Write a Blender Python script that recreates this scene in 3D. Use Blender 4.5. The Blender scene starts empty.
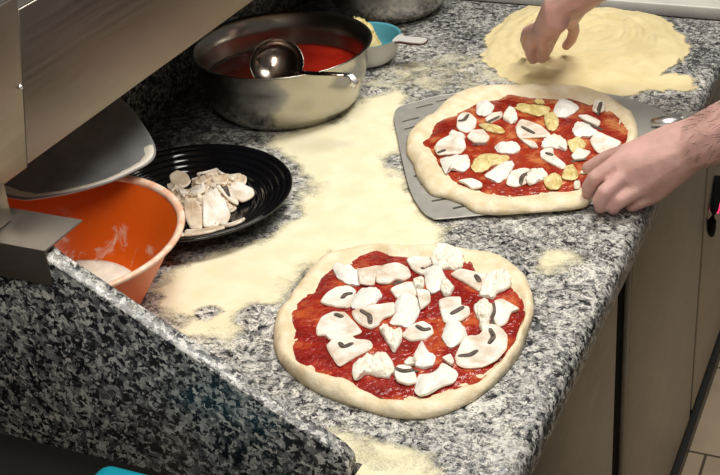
import bpy, bmesh, math, random
import numpy as np
from mathutils import Vector, Matrix, noise

C = bpy.context.scene.collection
PI = math.pi

# ------------------------------------------------------------------ camera
cam_d = bpy.data.cameras.new('camera')
cam_d.sensor_fit = 'HORIZONTAL'; cam_d.sensor_width = 36.0
cam_d.lens = 36.0*1309.0/720.0
cam_d.clip_start = 0.02; cam_d.clip_end = 100
cam = bpy.data.objects.new('camera', cam_d); C.objects.link(cam)
_p, _r, _y = math.radians(29.7), math.radians(4.6), math.radians(26.0)
_f = Vector((-math.sin(_y)*math.cos(_p), math.cos(_y)*math.cos(_p), -math.sin(_p)))
_rt = Vector((math.cos(_y), math.sin(_y), 0)); _dn = _f.cross(_rt)
_rr = math.cos(_r)*_rt + math.sin(_r)*_dn; _dd = -math.sin(_r)*_rt + math.cos(_r)*_dn
_m = Matrix((_rr, -_dd, -_f)).transposed().to_4x4(); _m.translation = (0, 0, 1.71)
cam.matrix_world = _m
bpy.context.scene.camera = cam

# ------------------------------------------------------------------ world, lamps, exposure
w = bpy.data.worlds.new('kitchen_ambient'); bpy.context.scene.world = w; w.use_nodes = True
w.node_tree.nodes['Background'].inputs[0].default_value = (1.0, 0.93, 0.84, 1)
w.node_tree.nodes['Background'].inputs[1].default_value = 0.11
def area(name, loc, target, sx, sy, power, col):
    l = bpy.data.lights.new(name, 'AREA'); l.shape = 'RECTANGLE'; l.size = sx; l.size_y = sy
    l.energy = power; l.color = col
    o = bpy.data.objects.new(name, l); C.objects.link(o); o.location = loc
    o.rotation_euler = (Vector(target)-Vector(loc)).to_track_quat('-Z', 'Y').to_euler()
    return o
area('ceiling_tube_over_counter', (-0.25, 1.75, 2.55), (-0.5, 1.5, 0.9), 0.35, 1.1, 31, (1.0, 0.97, 0.91))
area('front_fill_lamp', (0.02, 0.25, 2.6), (-0.4, 1.1, 0.8), 0.4, 1.0, 20, (1.0, 0.95, 0.88))  # added fill light from the camera side, brightens the granite panel's near face
vs = bpy.context.scene.view_settings
vs.view_transform = 'Standard'; vs.look = 'None'; vs.gamma = 1.0; vs.use_curve_mapping = False
vs.exposure = 0.0

# ------------------------------------------------------------------ helpers
def obj(name, me, mat=None, parent=None, smooth=True):
    if isinstance(me, bmesh.types.BMesh):
        bm = me; me = bpy.data.meshes.new(name); bm.to_mesh(me); bm.free()
    if smooth and len(me.polygons): me.polygons.foreach_set('use_smooth', [True]*len(me.polygons))
    o = bpy.data.objects.new(name, me); C.objects.link(o)
    if mat is not None:
        for m in (mat if isinstance(mat, (list, tuple)) else [mat]): me.materials.append(m)
    if parent is not None:
        o.parent = parent
        o.matrix_parent_inverse = Matrix.Translation(-parent.location) if parent.rotation_euler[2] == 0 else parent.matrix_world.inverted()
    return o
def tag(o, label, cat, group=None, kind=None):
    o['label'] = label; o['category'] = cat
    if group: o['group'] = group
    if kind: o['kind'] = kind
    return o
def thing(name, loc, label, cat, group=None):
    o = bpy.data.objects.new(name, None); C.objects.link(o); o.location = loc
    o.empty_display_size = 0.05
    return tag(o, label, cat, group)
def struct(o, kind='structure'):
    o['kind'] = kind; return o
def box_bm(x0, x1, y0, y1, z0, z1, bev=0.0, seg=2):
    bm = bmesh.new(); bmesh.ops.create_cube(bm, size=1)
    for v in bm.verts:
        v.co = Vector(((x0+x1)/2+v.co.x*(x1-x0), (y0+y1)/2+v.co.y*(y1-y0), (z0+z1)/2+v.co.z*(z1-z0)))
    if bev: bmesh.ops.bevel(bm, geom=bm.edges[:], offset=bev, segments=seg, affect='EDGES', profile=0.5)
    return bm
def sharp(o, angle=40):
    o.data.set_sharp_from_angle(angle=math.radians(angle)); return o
def prism_bm(poly, axis, a, b, bev=0.0, seg=2):
    """poly of (u,v); extruded along axis from a to b"""
    def pt(u, v, t): return {'x': (t, u, v), 'y': (u, t, v), 'z': (u, v, t)}[axis]
    bm = bmesh.new()
    A = [bm.verts.new(pt(u, v, a)) for u, v in poly]; B = [bm.verts.new(pt(u, v, b)) for u, v in poly]
    bm.faces.new(A); bm.faces.new(B[::-1])
    n = len(poly)
    for i in range(n): bm.faces.new((A[i], B[i], B[(i+1) % n], A[(i+1) % n]))
    bmesh.ops.recalc_face_normals(bm, faces=bm.faces[:])
    if bev: bmesh.ops.bevel(bm, geom=bm.edges[:], offset=bev, segments=seg, affect='EDGES', profile=0.5)
    return bm
def lathe_bm(prof, c, n=72, closed=False):
    bm = bmesh.new(); rings = []
    for r, z in prof:
        if r < 1e-6: rings.append([bm.verts.new((c[0], c[1], c[2]+z))])
        else: rings.append([bm.verts.new((c[0]+r*math.cos(2*PI*k/n), c[1]+r*math.sin(2*PI*k/n), c[2]+z)) for k in range(n)])
    pairs = list(zip(rings, rings[1:])) + ([(rings[-1], rings[0])] if closed else [])
    for a, b in pairs:
        for k in range(n):
            j = (k+1) % n
            if len(a) == 1 and len(b) == 1: continue
            if len(a) == 1: bm.faces.new((a[0], b[j], b[k]))
            elif len(b) == 1: bm.faces.new((a[k], a[j], b[0]))
            else: bm.faces.new((a[k], a[j], b[j], b[k]))
    bmesh.ops.recalc_face_normals(bm, faces=bm.faces[:])
    return bm
def tube_bm(pts, rad, n=12, bm=None, flat=1.0, up=(0, 0, 1)):
    """swept tube with caps; rad a number or list; flat squashes it along up"""
    bm = bm or bmesh.new(); pts = [Vector(p) for p in pts]; rings = []
    if not isinstance(rad, (list, tuple)): rad = [rad]*len(pts)
    for i, p in enumerate(pts):
        t = (pts[min(i+1, len(pts)-1)]-pts[max(i-1, 0)]).normalized()
        u = Vector(up); s = t.cross(u)
        if s.length < 1e-4: s = t.cross(Vector((1, 0, 0)))
        s.normalize(); u = s.cross(t)
        rings.append([bm.verts.new(p+rad[i]*(math.cos(2*PI*k/n)*s+flat*math.sin(2*PI*k/n)*u)) for k in range(n)])
    for a, b in zip(rings, rings[1:]):
        for k in range(n): bm.faces.new((a[k], a[(k+1) % n], b[(k+1) % n], b[k]))
    bm.faces.new(rings[0][::-1]); bm.faces.new(rings[-1])
    return bm
def fbm(x, y, z=0.0, s=1.0, o=4): return noise.fractal(Vector((x*s, y*s, z)), 0.8, 2.0, o)
def smooth_closed(poly, per=4):
    """Catmull-Rom through a closed polygon"""
    P = [np.array(p, float) for p in poly]; n = len(P); out = []
    for i in range(n):
        a, b, c, d = P[i-1], P[i], P[(i+1) % n], P[(i+2) % n]
        for k in range(per):
            t = k/per
            out.append(0.5*((2*b)+(-a+c)*t+(2*a-5*b+4*c-d)*t*t+(-a+3*b-3*c+d)*t**3))
    return np.array(out)
def ccw(P):
    P = np.array(P, float); a = 0.5*np.sum(P[:, 0]*np.roll(P[:, 1], -1)-np.roll(P[:, 0], -1)*P[:, 1])
    return P if a > 0 else P[::-1].copy()
def inside(P, X, Y):
    r = np.zeros(X.shape, bool); n = len(P)
    for i in range(n):
        x0, y0 = P[i-1]; x1, y1 = P[i]
        c = ((y0 > Y) != (y1 > Y)) & (X < (x1-x0)*(Y-y0)/((y1-y0) if y1 != y0 else 1e-12)+x0)
        r ^= c
    return r
def sdist(P, X, Y):
    """signed distance to a polygon, positive inside"""
    d = np.full(X.shape, 1e9); n = len(P)
    for i in range(n):
        x0, y0 = P[i-1]; x1, y1 = P[i]; dx, dy = x1-x0, y1-y0
        t = np.clip(((X-x0)*dx+(Y-y0)*dy)/(dx*dx+dy*dy+1e-15), 0, 1)
        d = np.minimum(d, np.hypot(X-x0-t*dx, Y-y0-t*dy))
    return np.where(inside(P, X, Y), d, -d)
def mm(L): return np.array(L, float)/1000.0

# ------------------------------------------------------------------ materials
def mat(name, col=(0.8, 0.8, 0.8), rough=0.5, metal=0.0, **kw):
    m = bpy.data.materials.new(name); m.use_nodes = True
    b = m.node_tree.nodes['Principled BSDF']
    b.inputs['Base Color'].default_value = (*col, 1); b.inputs['Roughness'].default_value = rough
    b.inputs['Metallic'].default_value = metal
    for k, v in kw.items(): b.inputs[k.replace('_', ' ')].default_value = v
    return m
def nd(m, t, **kw):
    n = m.node_tree.nodes.new(t)
    for k, v in kw.items(): setattr(n, k, v)
    return n
def lk(m, a, b): m.node_tree.links.new(a, b)
def bsdf(m): return m.node_tree.nodes['Principled BSDF']
def coord(m): return nd(m, 'ShaderNodeTexCoord').outputs['Object']
def noise_n(m, vec, scale, detail=4, rough=0.55, dist=0.0):
    n = nd(m, 'ShaderNodeTexNoise'); n.inputs['Scale'].default_value = scale; n.inputs['Detail'].default_value = detail
    n.inputs['Roughness'].default_value = rough; n.inputs['Distortion'].default_value = dist; lk(m, vec, n.inputs['Vector']); return n
def ramp(m, fac, stops, interp='LINEAR'):
    r = nd(m, 'ShaderNodeValToRGB'); r.color_ramp.interpolation = interp; e = r.color_ramp.elements
    while len(e) < len(stops): e.new(0.5)
    for i, (p, c) in enumerate(stops):
        e[i].position = p; e[i].color = (*c, 1) if len(c) == 3 else c
    lk(m, fac, r.inputs[0]); return r.outputs[0]
def mix(m, fac, a, b, mode='MIX'):
    x = nd(m, 'ShaderNodeMix', data_type='RGBA', blend_type=mode)
    for s, v in ((x.inputs[0], fac), (x.inputs[6], a), (x.inputs[7], b)):
        if isinstance(v, (int, float)): s.default_value = v
        elif isinstance(v, tuple): s.default_value = (*v, 1)
        else: lk(m, v, s)
    return x.outputs[2]
def math_n(m, op, a, b=None):
    x = nd(m, 'ShaderNodeMath', operation=op)
    for s, v in ((x.inputs[0], a), (x.inputs[1], b)):
        if v is None: continue
        if isinstance(v, (int, float)): s.default_value = v
        else: lk(m, v, s)
    return x.outputs[0]
def bump(m, h, strength=0.3, dist=0.002):
    b = nd(m, 'ShaderNodeBump'); b.inputs['Strength'].default_value = strength; b.inputs['Distance'].default_value = dist
    lk(m, h, b.inputs['Height']); lk(m, b.outputs[0], bsdf(m).inputs['Normal'])
def mottled(name, c0, c1, scale, rough=0.6, bstr=0.0, bscale=None, bdist=0.002, lo=0.35, hi=0.65, **kw):
    m = mat(name, c0, rough, **kw); v = coord(m); n = noise_n(m, v, scale)
    lk(m, ramp(m, n.outputs['Fac'], [(lo, c0), (hi, c1)]), bsdf(m).inputs['Base Color'])
    if bstr: bump(m, noise_n(m, v, bscale or scale*3).outputs['Fac'], bstr, bdist)
    return m

def granite(name, dusted, gain=1.0):
    m = mat(name, (0.2, 0.2, 0.2), 0.28); v = coord(m)
    n = noise_n(m, v, 160, 3)
    off = mix(m, 0.009, v, n.outputs['Color'], 'LINEAR_LIGHT')
    vo = nd(m, 'ShaderNodeTexVoronoi'); vo.inputs['Scale'].default_value = 215; lk(m, off, vo.inputs['Vector'])
    sep = nd(m, 'ShaderNodeSeparateColor'); lk(m, vo.outputs['Color'], sep.inputs[0])
    cl = noise_n(m, v, 70, 2)
    val = math_n(m, 'ADD', math_n(m, 'MULTIPLY', sep.outputs[0], 0.85), math_n(m, 'MULTIPLY', cl.outputs['Fac'], 0.22))
    g = gain
    c = ramp(m, val, [(0.0, (0.006, 0.006, 0.008)), (0.40, (0.014, 0.014, 0.018)), (0.47, (0.09*g, 0.095*g, 0.10*g)),
                      (0.64, (0.22*g, 0.22*g, 0.215*g)), (0.80, (0.46*g, 0.455*g, 0.43*g)), (0.95, (0.66*g, 0.645*g, 0.60*g))], 'EASE')
    fine = noise_n(m, v, 600, 2)
    c = mix(m, 0.35, c, ramp(m, fine.outputs['Fac'], [(0.3, (0.2, 0.2, 0.2)), (0.7, (1, 1, 1))]), 'MULTIPLY')
    rough = 0.28
    if dusted:
        geo = nd(m, 'ShaderNodeNewGeometry'); sx = nd(m, 'ShaderNodeSeparateXYZ'); lk(m, geo.outputs['Normal'], sx.inputs[0])
        up = nd(m, 'ShaderNodeMapRange'); up.inputs[1].default_value = 0.25; up.inputs[2].default_value = 0.95; lk(m, sx.outputs[2], up.inputs[0])
        big = noise_n(m, v, 7, 5, 0.6, 0.6); mid = noise_n(m, v, 46, 7, 0.72, 2.2); grain = noise_n(m, v, 420, 3, 0.7)
        b = ramp(m, big.outputs['Fac'], [(0.36, (0.12,)*3), (0.66, (1,)*3)])
        s = ramp(m, mid.outputs['Fac'], [(0.43, (0.0,)*3), (0.60, (1,)*3)])
        gr = ramp(m, grain.outputs['Fac'], [(0.40, (0.12,)*3), (0.56, (1,)*3)])
        d = mix(m, 1.0, mix(m, 1.0, b, s, 'MULTIPLY'), gr, 'MULTIPLY')
        d = math_n(m, 'MULTIPLY', math_n(m, 'MULTIPLY', d, up.outputs[0]), dusted)
        # less flour at the back of the counter and by the far end
        po = nd(m, 'ShaderNodeSeparateXYZ'); lk(m, v, po.inputs[0])
        bx = nd(m, 'ShaderNodeMapRange'); bx.inputs[1].default_value = -1.02; bx.inputs[2].default_value = -0.84; lk(m, po.outputs[0], bx.inputs[0])
        by = nd(m, 'ShaderNodeMapRange'); by.inputs[1].default_value = 2.12; by.inputs[2].default_value = 1.85; by.inputs[3].default_value = 0.35; lk(m, po.outputs[1], by.inputs[0])
        d = math_n(m, 'MULTIPLY', d, math_n(m, 'MULTIPLY', bx.outputs[0], by.outputs[0]))
        c = mix(m, d, c, (0.80, 0.77, 0.68))
        lk(m, ramp(m, d, [(0.0, (0.28,)*3), (0.5, (0.85,)*3)]), bsdf(m).inputs['Roughness'])
    lk(m, c, bsdf(m).inputs['Base Color'])
    return m
M = {}
M['granite'] = granite('floured_granite', 1.45, 1.0)
M['granite_panel'] = granite('upright_granite', 0.9, 1.0)
def steel(name, col, rough, sc=(6, 6, 220), var=0.10):
    m = mat(name, col, rough, 1.0); v = coord(m)
    mp = nd(m, 'ShaderNodeMapping'); mp.inputs['Scale'].default_value = sc; lk(m, v, mp.inputs['Vector'])
    n = noise_n(m, mp.outputs[0], 3.0, 4)
    lk(m, ramp(m, n.outputs['Fac'], [(0.3, (max(rough-var, 0.02),)*3), (0.7, (rough+var,)*3)]), bsdf(m).inputs['Roughness'])
    s = noise_n(m, v, 9, 3)
    lk(m, mix(m, ramp(m, s.outputs['Fac'], [(0.35, (0,)*3), (0.7, (0.35,)*3)]), col, tuple(k*0.72 for k in col)), bsdf(m).inputs['Base Color'])
    return m
M['steel_hood'] = steel('brushed_steel_hood', (0.30, 0.268, 0.232), 0.38, (2, 2, 60), 0.05)
M['steel_door'] = steel('brushed_steel_door', (0.44, 0.415, 0.37), 0.42)
M['steel_pot'] = steel('polished_steel', (0.46, 0.435, 0.39), 0.24, (3, 3, 3), 0.04)
M['steel_ladle'] = steel('sauce_stained_steel', (0.30, 0.25, 0.21), 0.2, (20, 20, 20), 0.08)
M['steel_peel'] = steel('worn_aluminium', (0.50, 0.485, 0.44), 0.46, (30, 30, 30)); bsdf(M['steel_peel']).inputs['Metallic'].default_value = 0.45
M['steel_bright'] = mat('bright_steel', (0.85, 0.84, 0.81), 0.35, 1.0)
M['grey_dish'] = mottled('scuffed_grey_dish', (0.22, 0.22, 0.225), (0.30, 0.30, 0.30), 30, 0.3)
M['steel_dull'] = steel('dull_dark_steel', (0.22, 0.195, 0.17), 0.5)
M['pale_top'] = mottled('pale_top_plate', (0.55, 0.53, 0.48), (0.62, 0.60, 0.55), 20, 0.35)
M['black'] = mat('black_rubber', (0.006, 0.006, 0.006), 0.8, Specular_IOR_Level=0.08)
M['kick'] = mat('dark_plinth', (0.035, 0.033, 0.03), 0.4)
M['dark_steel'] = mat('dark_side_panel', (0.11, 0.11, 0.112), 0.5, 0.2)
M['black_gloss'] = mat('black_glazed_ceramic', (0.004, 0.004, 0.005), 0.09)
M['wall'] = mat('dark_wall', (0.03, 0.03, 0.03), 0.6)
M['teal'] = mat('teal_plastic', (0.005, 0.27, 0.36), 0.35)
M['orange_out'] = mat('orange_plastic', (0.80, 0.135, 0.012), 0.4, Specular_IOR_Level=0.25)
M['rim_pale'] = mottled('worn_pale_rim', (0.86, 0.44, 0.27), (0.90, 0.70, 0.55), 60, 0.5)
def orange_inner():
    m = mat('orange_plastic_smeared_with_flour', (0.80, 0.135, 0.012), 0.28); v = coord(m)
    po = nd(m, 'ShaderNodeSeparateXYZ'); lk(m, v, po.inputs[0])
    h = nd(m, 'ShaderNodeMapRange'); h.inputs[1].default_value = 0.972; h.inputs[2].default_value = 0.935; lk(m, po.outputs[2], h.inputs[0])
    n = noise_n(m, v, 34, 5, 0.6, 0.8)
    f = math_n(m, 'MULTIPLY', h.outputs[0], ramp(m, n.outputs['Fac'], [(0.56, (0,)*3), (0.66, (0.75,)*3)]))
    lk(m, mix(m, f, (0.80, 0.125, 0.010), (0.85, 0.66, 0.52)), bsdf(m).inputs['Base Color'])
    return m
M['orange_in'] = orange_inner()
M['flour'] = mottled('pale_flour', (0.84, 0.76, 0.60), (0.88, 0.82, 0.70), 60, 0.9, 0.5, 200)
M['semolina'] = mottled('yellow_semolina', (0.70, 0.575, 0.30), (0.78, 0.66, 0.38), 22, 0.95, 0.35, 900, 0.001)
M['dusting'] = mottled('thin_semolina_dusting', (0.78, 0.71, 0.47), (0.84, 0.785, 0.57), 30, 0.95, 0.3, 900, 0.0008)
def cover_alpha(m, lo, hi, sc):
    v = coord(m); at = nd(m, 'ShaderNodeAttribute', attribute_name='cover'); n = noise_n(m, v, sc, 6, 0.65, 0.8); g = noise_n(m, v, 700, 2)
    f = math_n(m, 'ADD', at.outputs['Fac'], math_n(m, 'ADD', math_n(m, 'MULTIPLY', math_n(m, 'SUBTRACT', n.outputs['Fac'], 0.5), 1.1), math_n(m, 'MULTIPLY', math_n(m, 'SUBTRACT', g.outputs['Fac'], 0.5), 0.55)))
    r = nd(m, 'ShaderNodeMapRange', interpolation_type='SMOOTHSTEP'); r.inputs[1].default_value = lo; r.inputs[2].default_value = hi; lk(m, f, r.inputs[0])
    lk(m, r.outputs[0], bsdf(m).inputs['Alpha'])
cover_alpha(M['dusting'], 0.25, 0.85, 30); cover_alpha(M['semolina'], 0.15, 0.45, 40)
M['dough'] = mottled('raw_pizza_dough', (0.74, 0.60, 0.37), (0.85, 0.745, 0.54), 48, 0.6, 0.6, 45, 0.006)
def sauce_mat(name, dark, mid, light):
    m = mat(name, mid, 0.22); v = coord(m)
    a = noise_n(m, v, 30, 5, 0.6, 0.2); b = noise_n(m, v, 140, 3)
    c = ramp(m, a.outputs['Fac'], [(0.36, dark), (0.52, mid), (0.66, light)])
    vo = nd(m, 'ShaderNodeTexVoronoi'); vo.inputs['Scale'].default_value = 170; lk(m, v, vo.inputs['Vector'])
    c = mix(m, ramp(m, vo.outputs['Distance'], [(0.05, (0.3,)*3), (0.25, (0,)*3)]), c, (0.62, 0.10, 0.04))
    lk(m, c, bsdf(m).inputs['Base Color'])
    bump(m, math_n(m, 'ADD', b.outputs['Fac'], math_n(m, 'MULTIPLY', vo.outputs['Distance'], -0.5)), 0.6, 0.004)
    return m
M['sauce_front'] = sauce_mat('tomato_sauce_on_front_pizza', (0.19, 0.006, 0.004), (0.32, 0.015, 0.008), (0.52, 0.10, 0.025))
M['sauce_peel'] = sauce_mat('tomato_sauce_on_peel_pizza', (0.22, 0.008, 0.004), (0.37, 0.035, 0.010), (0.60, 0.22, 0.075))
M['sauce_pot'] = mottled('smooth_tomato_sauce', (0.24, 0.010, 0.005), (0.32, 0.018, 0.007), 18, 0.16, 0.3, 40, 0.004)
M['mushroom'] = mottled('raw_mushroom_flesh', (0.58, 0.45, 0.32), (0.88, 0.84, 0.755), 42, 0.5, 0.35, 130, lo=0.3, hi=0.6)
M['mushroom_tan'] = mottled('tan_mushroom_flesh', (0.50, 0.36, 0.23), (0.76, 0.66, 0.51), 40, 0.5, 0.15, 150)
M['mushroom_skin'] = mottled('tan_mushroom_skin', (0.60, 0.47, 0.34), (0.82, 0.73, 0.60), 120, 0.6)
M['gills'] = mottled('dark_mushroom_gills', (0.03, 0.02, 0.014), (0.16, 0.115, 0.085), 260, 0.7)
M['mozzarella'] = mottled('fresh_mozzarella', (0.79, 0.755, 0.67), (0.86, 0.845, 0.79), 30, 0.4, 0.35, 110, 0.003)
M['crumble'] = mottled('crumbled_mozzarella', (0.79, 0.72, 0.57), (0.86, 0.825, 0.73), 70, 0.45, 0.5, 140, 0.003)
M['artichoke'] = mottled('yellow_artichoke_heart', (0.55, 0.42, 0.13), (0.80, 0.68, 0.34), 70, 0.4, 0.5, 160, 0.003)
M['enamel_out'] = mat('white_enamel', (0.62, 0.61, 0.57), 0.22)
M['enamel_in'] = mat('turquoise_enamel', (0.10, 0.36, 0.44), 0.2)
M['enamel_edge'] = mat('dark_red_enamel_edge', (0.06, 0.015, 0.012), 0.3)
def skin_mat():
    m = mat('skin', (0.58, 0.33, 0.26), 0.5, Subsurface_Weight=0.15, Subsurface_Radius=(0.012, 0.005, 0.003), Subsurface_Scale=0.6); v = coord(m)
    a = noise_n(m, v, 22, 4); b = noise_n(m, v, 300, 3)
    lk(m, ramp(m, a.outputs['Fac'], [(0.33, (0.50, 0.285, 0.245)), (0.52, (0.62, 0.375, 0.325)), (0.70, (0.72, 0.42, 0.38))]), bsdf(m).inputs['Base Color'])
    bump(m, mix(m, 0.5, b.outputs['Color'], noise_n(m, v, 90, 5, 0.7, 1.0).outputs['Color']), 0.45, 0.0022); return m
M['skin'] = skin_mat()
M['hair'] = mat('dark_arm_hair', (0.05, 0.03, 0.02), 0.6)
M['cloth'] = mat('dark_cotton', (0.03, 0.032, 0.036), 0.9)
M['red_lamp'] = mat('red_indicator_lamp', (0.9, 0.03, 0.12), 0.3, Emission_Color=(1.0, 0.03, 0.14, 1), Emission_Strength=2.0)
def tile_mat():
    m = mat('brown_floor_tile', (0.3, 0.23, 0.16), 0.4); v = coord(m)
    br = nd(m, 'ShaderNodeTexBrick'); br.offset = 0.5; lk(m, v, br.inputs['Vector'])
    br.inputs['Scale'].default_value = 1.0; br.inputs['Brick Width'].default_value = 0.6; br.inputs['Row Height'].default_value = 0.3
    br.inputs['Mortar Size'].default_value = 0.003
    br.inputs['Color1'].default_value = (0.58, 0.45, 0.31, 1); br.inputs['Color2'].default_value = (0.53, 0.41, 0.28, 1); br.inputs['Mortar'].default_value = (0.12, 0.085, 0.06, 1)
    n = noise_n(m, v, 8, 5)
    lk(m, mix(m, 0.5, br.outputs[0], ramp(m, n.outputs['Fac'], [(0.3, (0.55,)*3), (0.7, (1,)*3)]), 'MULTIPLY'), bsdf(m).inputs['Base Color']); return m
M['floor'] = tile_mat()

# ------------------------------------------------------------------ outlines on the worktop, millimetres
PIZZA_FRONT = [(-624,1041),(-638,1076),(-643,1116),(-645,1154),(-645,1189),(-634,1219),(-613,1241),(-590,1253),(-565,1261),(-539,1265),(-516,1276),(-490,1278),(-464,1281),(-436,1279),(-409,1257),(-389,1229),(-373,1197),(-364,1168),(-360,1134),(-356,1094),(-361,1052),(-371,1014),(-384,988),(-400,968),(-418,956),(-442,950),(-471,952),(-501,956),(-533,964),(-564,978),(-591,997),(-609,1016)]
SAUCE_FRONT = [(-619,1075),(-623,1093),(-626,1122),(-617,1132),(-622,1159),(-620,1185),(-604,1203),(-601,1216),(-583,1238),(-559,1234),(-540,1240),(-514,1243),(-494,1247),(-469,1252),(-451,1230),(-432,1228),(-414,1219),(-403,1208),(-388,1194),(-374,1167),(-367,1143),(-363,1114),(-365,1080),(-365,1064),(-371,1039),(-374,1030),(-385,1015),(-403,1001),(-415,986),(-437,972),(-459,968),(-485,974),(-509,986),(-527,984),(-547,985),(-569,994),(-582,1010),(-595,1031),(-603,1050)]
PIZZA_PEEL = [(-659,1523),(-668,1553),(-668,1592),(-661,1628),(-656,1678),(-644,1710),(-626,1730),(-595,1745),(-563,1756),(-537,1767),(-508,1770),(-479,1772),(-447,1761),(-412,1735),(-382,1702),(-363,1655),(-353,1608),(-353,1560),(-364,1511),(-371,1470),(-371,1427),(-380,1413),(-401,1401),(-422,1391),(-466,1371),(-484,1366),(-504,1367),(-525,1382),(-549,1391),(-572,1395),(-593,1417),(-611,1440),(-628,1470),(-647,1495)]
SAUCE_PEEL = [(-634,1525),(-634,1544),(-640,1582),(-633,1617),(-619,1642),(-606,1673),(-584,1693),(-573,1714),(-543,1713),(-509,1716),(-483,1723),(-452,1713),(-422,1707),(-399,1680),(-377,1646),(-368,1617),(-366,1575),(-370,1527),(-377,1485),(-386,1461),(-394,1447),(-411,1437),(-433,1425),(-463,1409),(-492,1405),(-515,1412),(-537,1417),(-555,1429),(-585,1460),(-610,1495)]
TOPS_FRONT = [
 ('c',[(-616,1181),(-615,1192),(-599,1193),(-583,1181),(-567,1181),(-569,1156),(-581,1153),(-598,1160)],[]),
 ('m',[(-583,1181),(-567,1201),(-554,1203),(-558,1179),(-553,1161),(-569,1156)],[]),
 ('m',[(-560,1184),(-558,1206),(-546,1216),(-529,1208),(-519,1191),(-524,1180),(-534,1180),(-537,1169),(-552,1165)],[[(-532,1171),(-529,1176),(-521,1175)]]),
 ('m',[(-598,1109),(-599,1128),(-593,1144),(-580,1150),(-567,1143),(-565,1129),(-560,1109),(-575,1105),(-589,1106)],[[(-576,1124),(-575,1131),(-570,1134)]]),
 ('c',[(-565,1129),(-563,1149),(-548,1156),(-535,1143),(-536,1129),(-538,1115),(-558,1107)],[]),
 ('m',[(-555,1102),(-544,1111),(-516,1135),(-507,1111),(-516,1099),(-515,1086),(-521,1076),(-536,1081),(-547,1089)],[[(-542,1103),(-532,1098),(-526,1087)]]),
 ('m',[(-580,1061),(-583,1082),(-576,1095),(-562,1098),(-550,1088),(-526,1067),(-539,1053),(-554,1042),(-563,1049),(-572,1046)],[[(-568,1089),(-561,1087)]]),
 ('m',[(-554,1031),(-550,1051),(-539,1059),(-528,1052),(-512,1055),(-504,1043),(-515,1023),(-524,1001),(-537,1012)],[[(-540,1038),(-534,1034),(-529,1041)]]),
 ('z',[(-508,1001),(-512,1020),(-501,1030),(-493,1038),(-478,1031),(-467,1014),(-467,999),(-481,998),(-493,998),(-498,985)],[]),
 ('m',[(-532,1158),(-520,1178),(-510,1179),(-497,1155),(-507,1138),(-519,1144)],[]),
 ('c',[(-516,1135),(-512,1151),(-496,1151),(-482,1128),(-479,1102),(-483,1092),(-498,1092),(-506,1093),(-506,1111)],[]),
 ('m',[(-503,1167),(-487,1168),(-478,1147),(-481,1125),(-493,1147)],[]),
 ('m',[(-539,1225),(-532,1234),(-514,1238),(-506,1225),(-510,1214),(-506,1198),(-523,1205)],[[(-511,1211),(-503,1216),(-495,1212)]]),
 ('z',[(-512,1238),(-512,1259),(-502,1268),(-484,1263),(-472,1241),(-474,1222),(-488,1218),(-503,1221)],[]),
 ('c',[(-508,1204),(-504,1219),(-491,1217),(-478,1199),(-475,1176),(-483,1162),(-494,1175)],[]),
 ('z',[(-477,1180),(-474,1193),(-464,1184),(-461,1166),(-471,1165)],[]),
 ('z',[(-511,1179),(-507,1192),(-497,1179),(-497,1166),(-504,1167)],[]),
 ('m',[(-477,1209),(-469,1223),(-438,1221),(-429,1219),(-433,1185),(-455,1197)],[[(-446,1212),(-440,1204)]]),
 ('z',[(-430,1176),(-435,1213),(-428,1239),(-412,1229),(-403,1208),(-411,1187),(-414,1174)],[]),
 ('m',[(-471,1154),(-450,1168),(-442,1150),(-433,1150),(-427,1136),(-432,1121),(-449,1112)],[[(-445,1132),(-440,1143)]]),
 ('c',[(-441,1084),(-446,1113),(-437,1120),(-424,1111),(-416,1096),(-418,1082),(-425,1067)],[]),
 ('z',[(-427,1150),(-426,1166),(-416,1167),(-406,1152),(-405,1134),(-416,1131)],[]),
 ('m',[(-410,1169),(-403,1177),(-378,1163),(-385,1154),(-383,1133),(-389,1122),(-398,1131),(-401,1149)],[[(-409,1161),(-402,1148),(-399,1132)]]),
 ('z',[(-413,1132),(-402,1131),(-400,1110),(-409,1116)],[]),
 ('m',[(-414,1052),(-416,1063),(-417,1092),(-403,1101),(-403,1120),(-390,1124),(-375,1110),(-367,1083),(-371,1062),(-382,1046),(-398,1039),(-408,1042)],[[(-409,1057),(-401,1061),(-397,1069)],[(-394,1110),(-388,1101),(-388,1090)]]),
 ('m',[(-484,1075),(-482,1090),(-472,1107),(-459,1102),(-452,1089),(-457,1075),(-471,1068)],[[(-472,1094),(-464,1091),(-459,1094)]]),
 ('z',[(-514,1082),(-509,1090),(-495,1080),(-489,1086),(-482,1071),(-479,1045),(-489,1052),(-501,1065)],[]),
 ('m',[(-463,1004),(-466,1020),(-456,1026),(-446,1018),(-436,1001),(-443,994),(-456,995)],[[(-463,1012),(-455,1013),(-446,1019)]]),
 ('c',[(-456,1038),(-459,1072),(-444,1054),(-434,1049),(-431,1034),(-439,1026),(-449,1026)],[]),
 ('m',[(-462,1028),(-459,1037),(-449,1032),(-448,1025),(-457,1022)],[]),
 ('c',[(-434,987),(-439,1012),(-425,1024),(-424,1040),(-413,1036),(-401,1028),(-400,1013),(-410,1002),(-419,984),(-426,980)],[]),
 ('m',[(-427,1048),(-421,1058),(-412,1045),(-412,1037)],[]),
]
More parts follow.
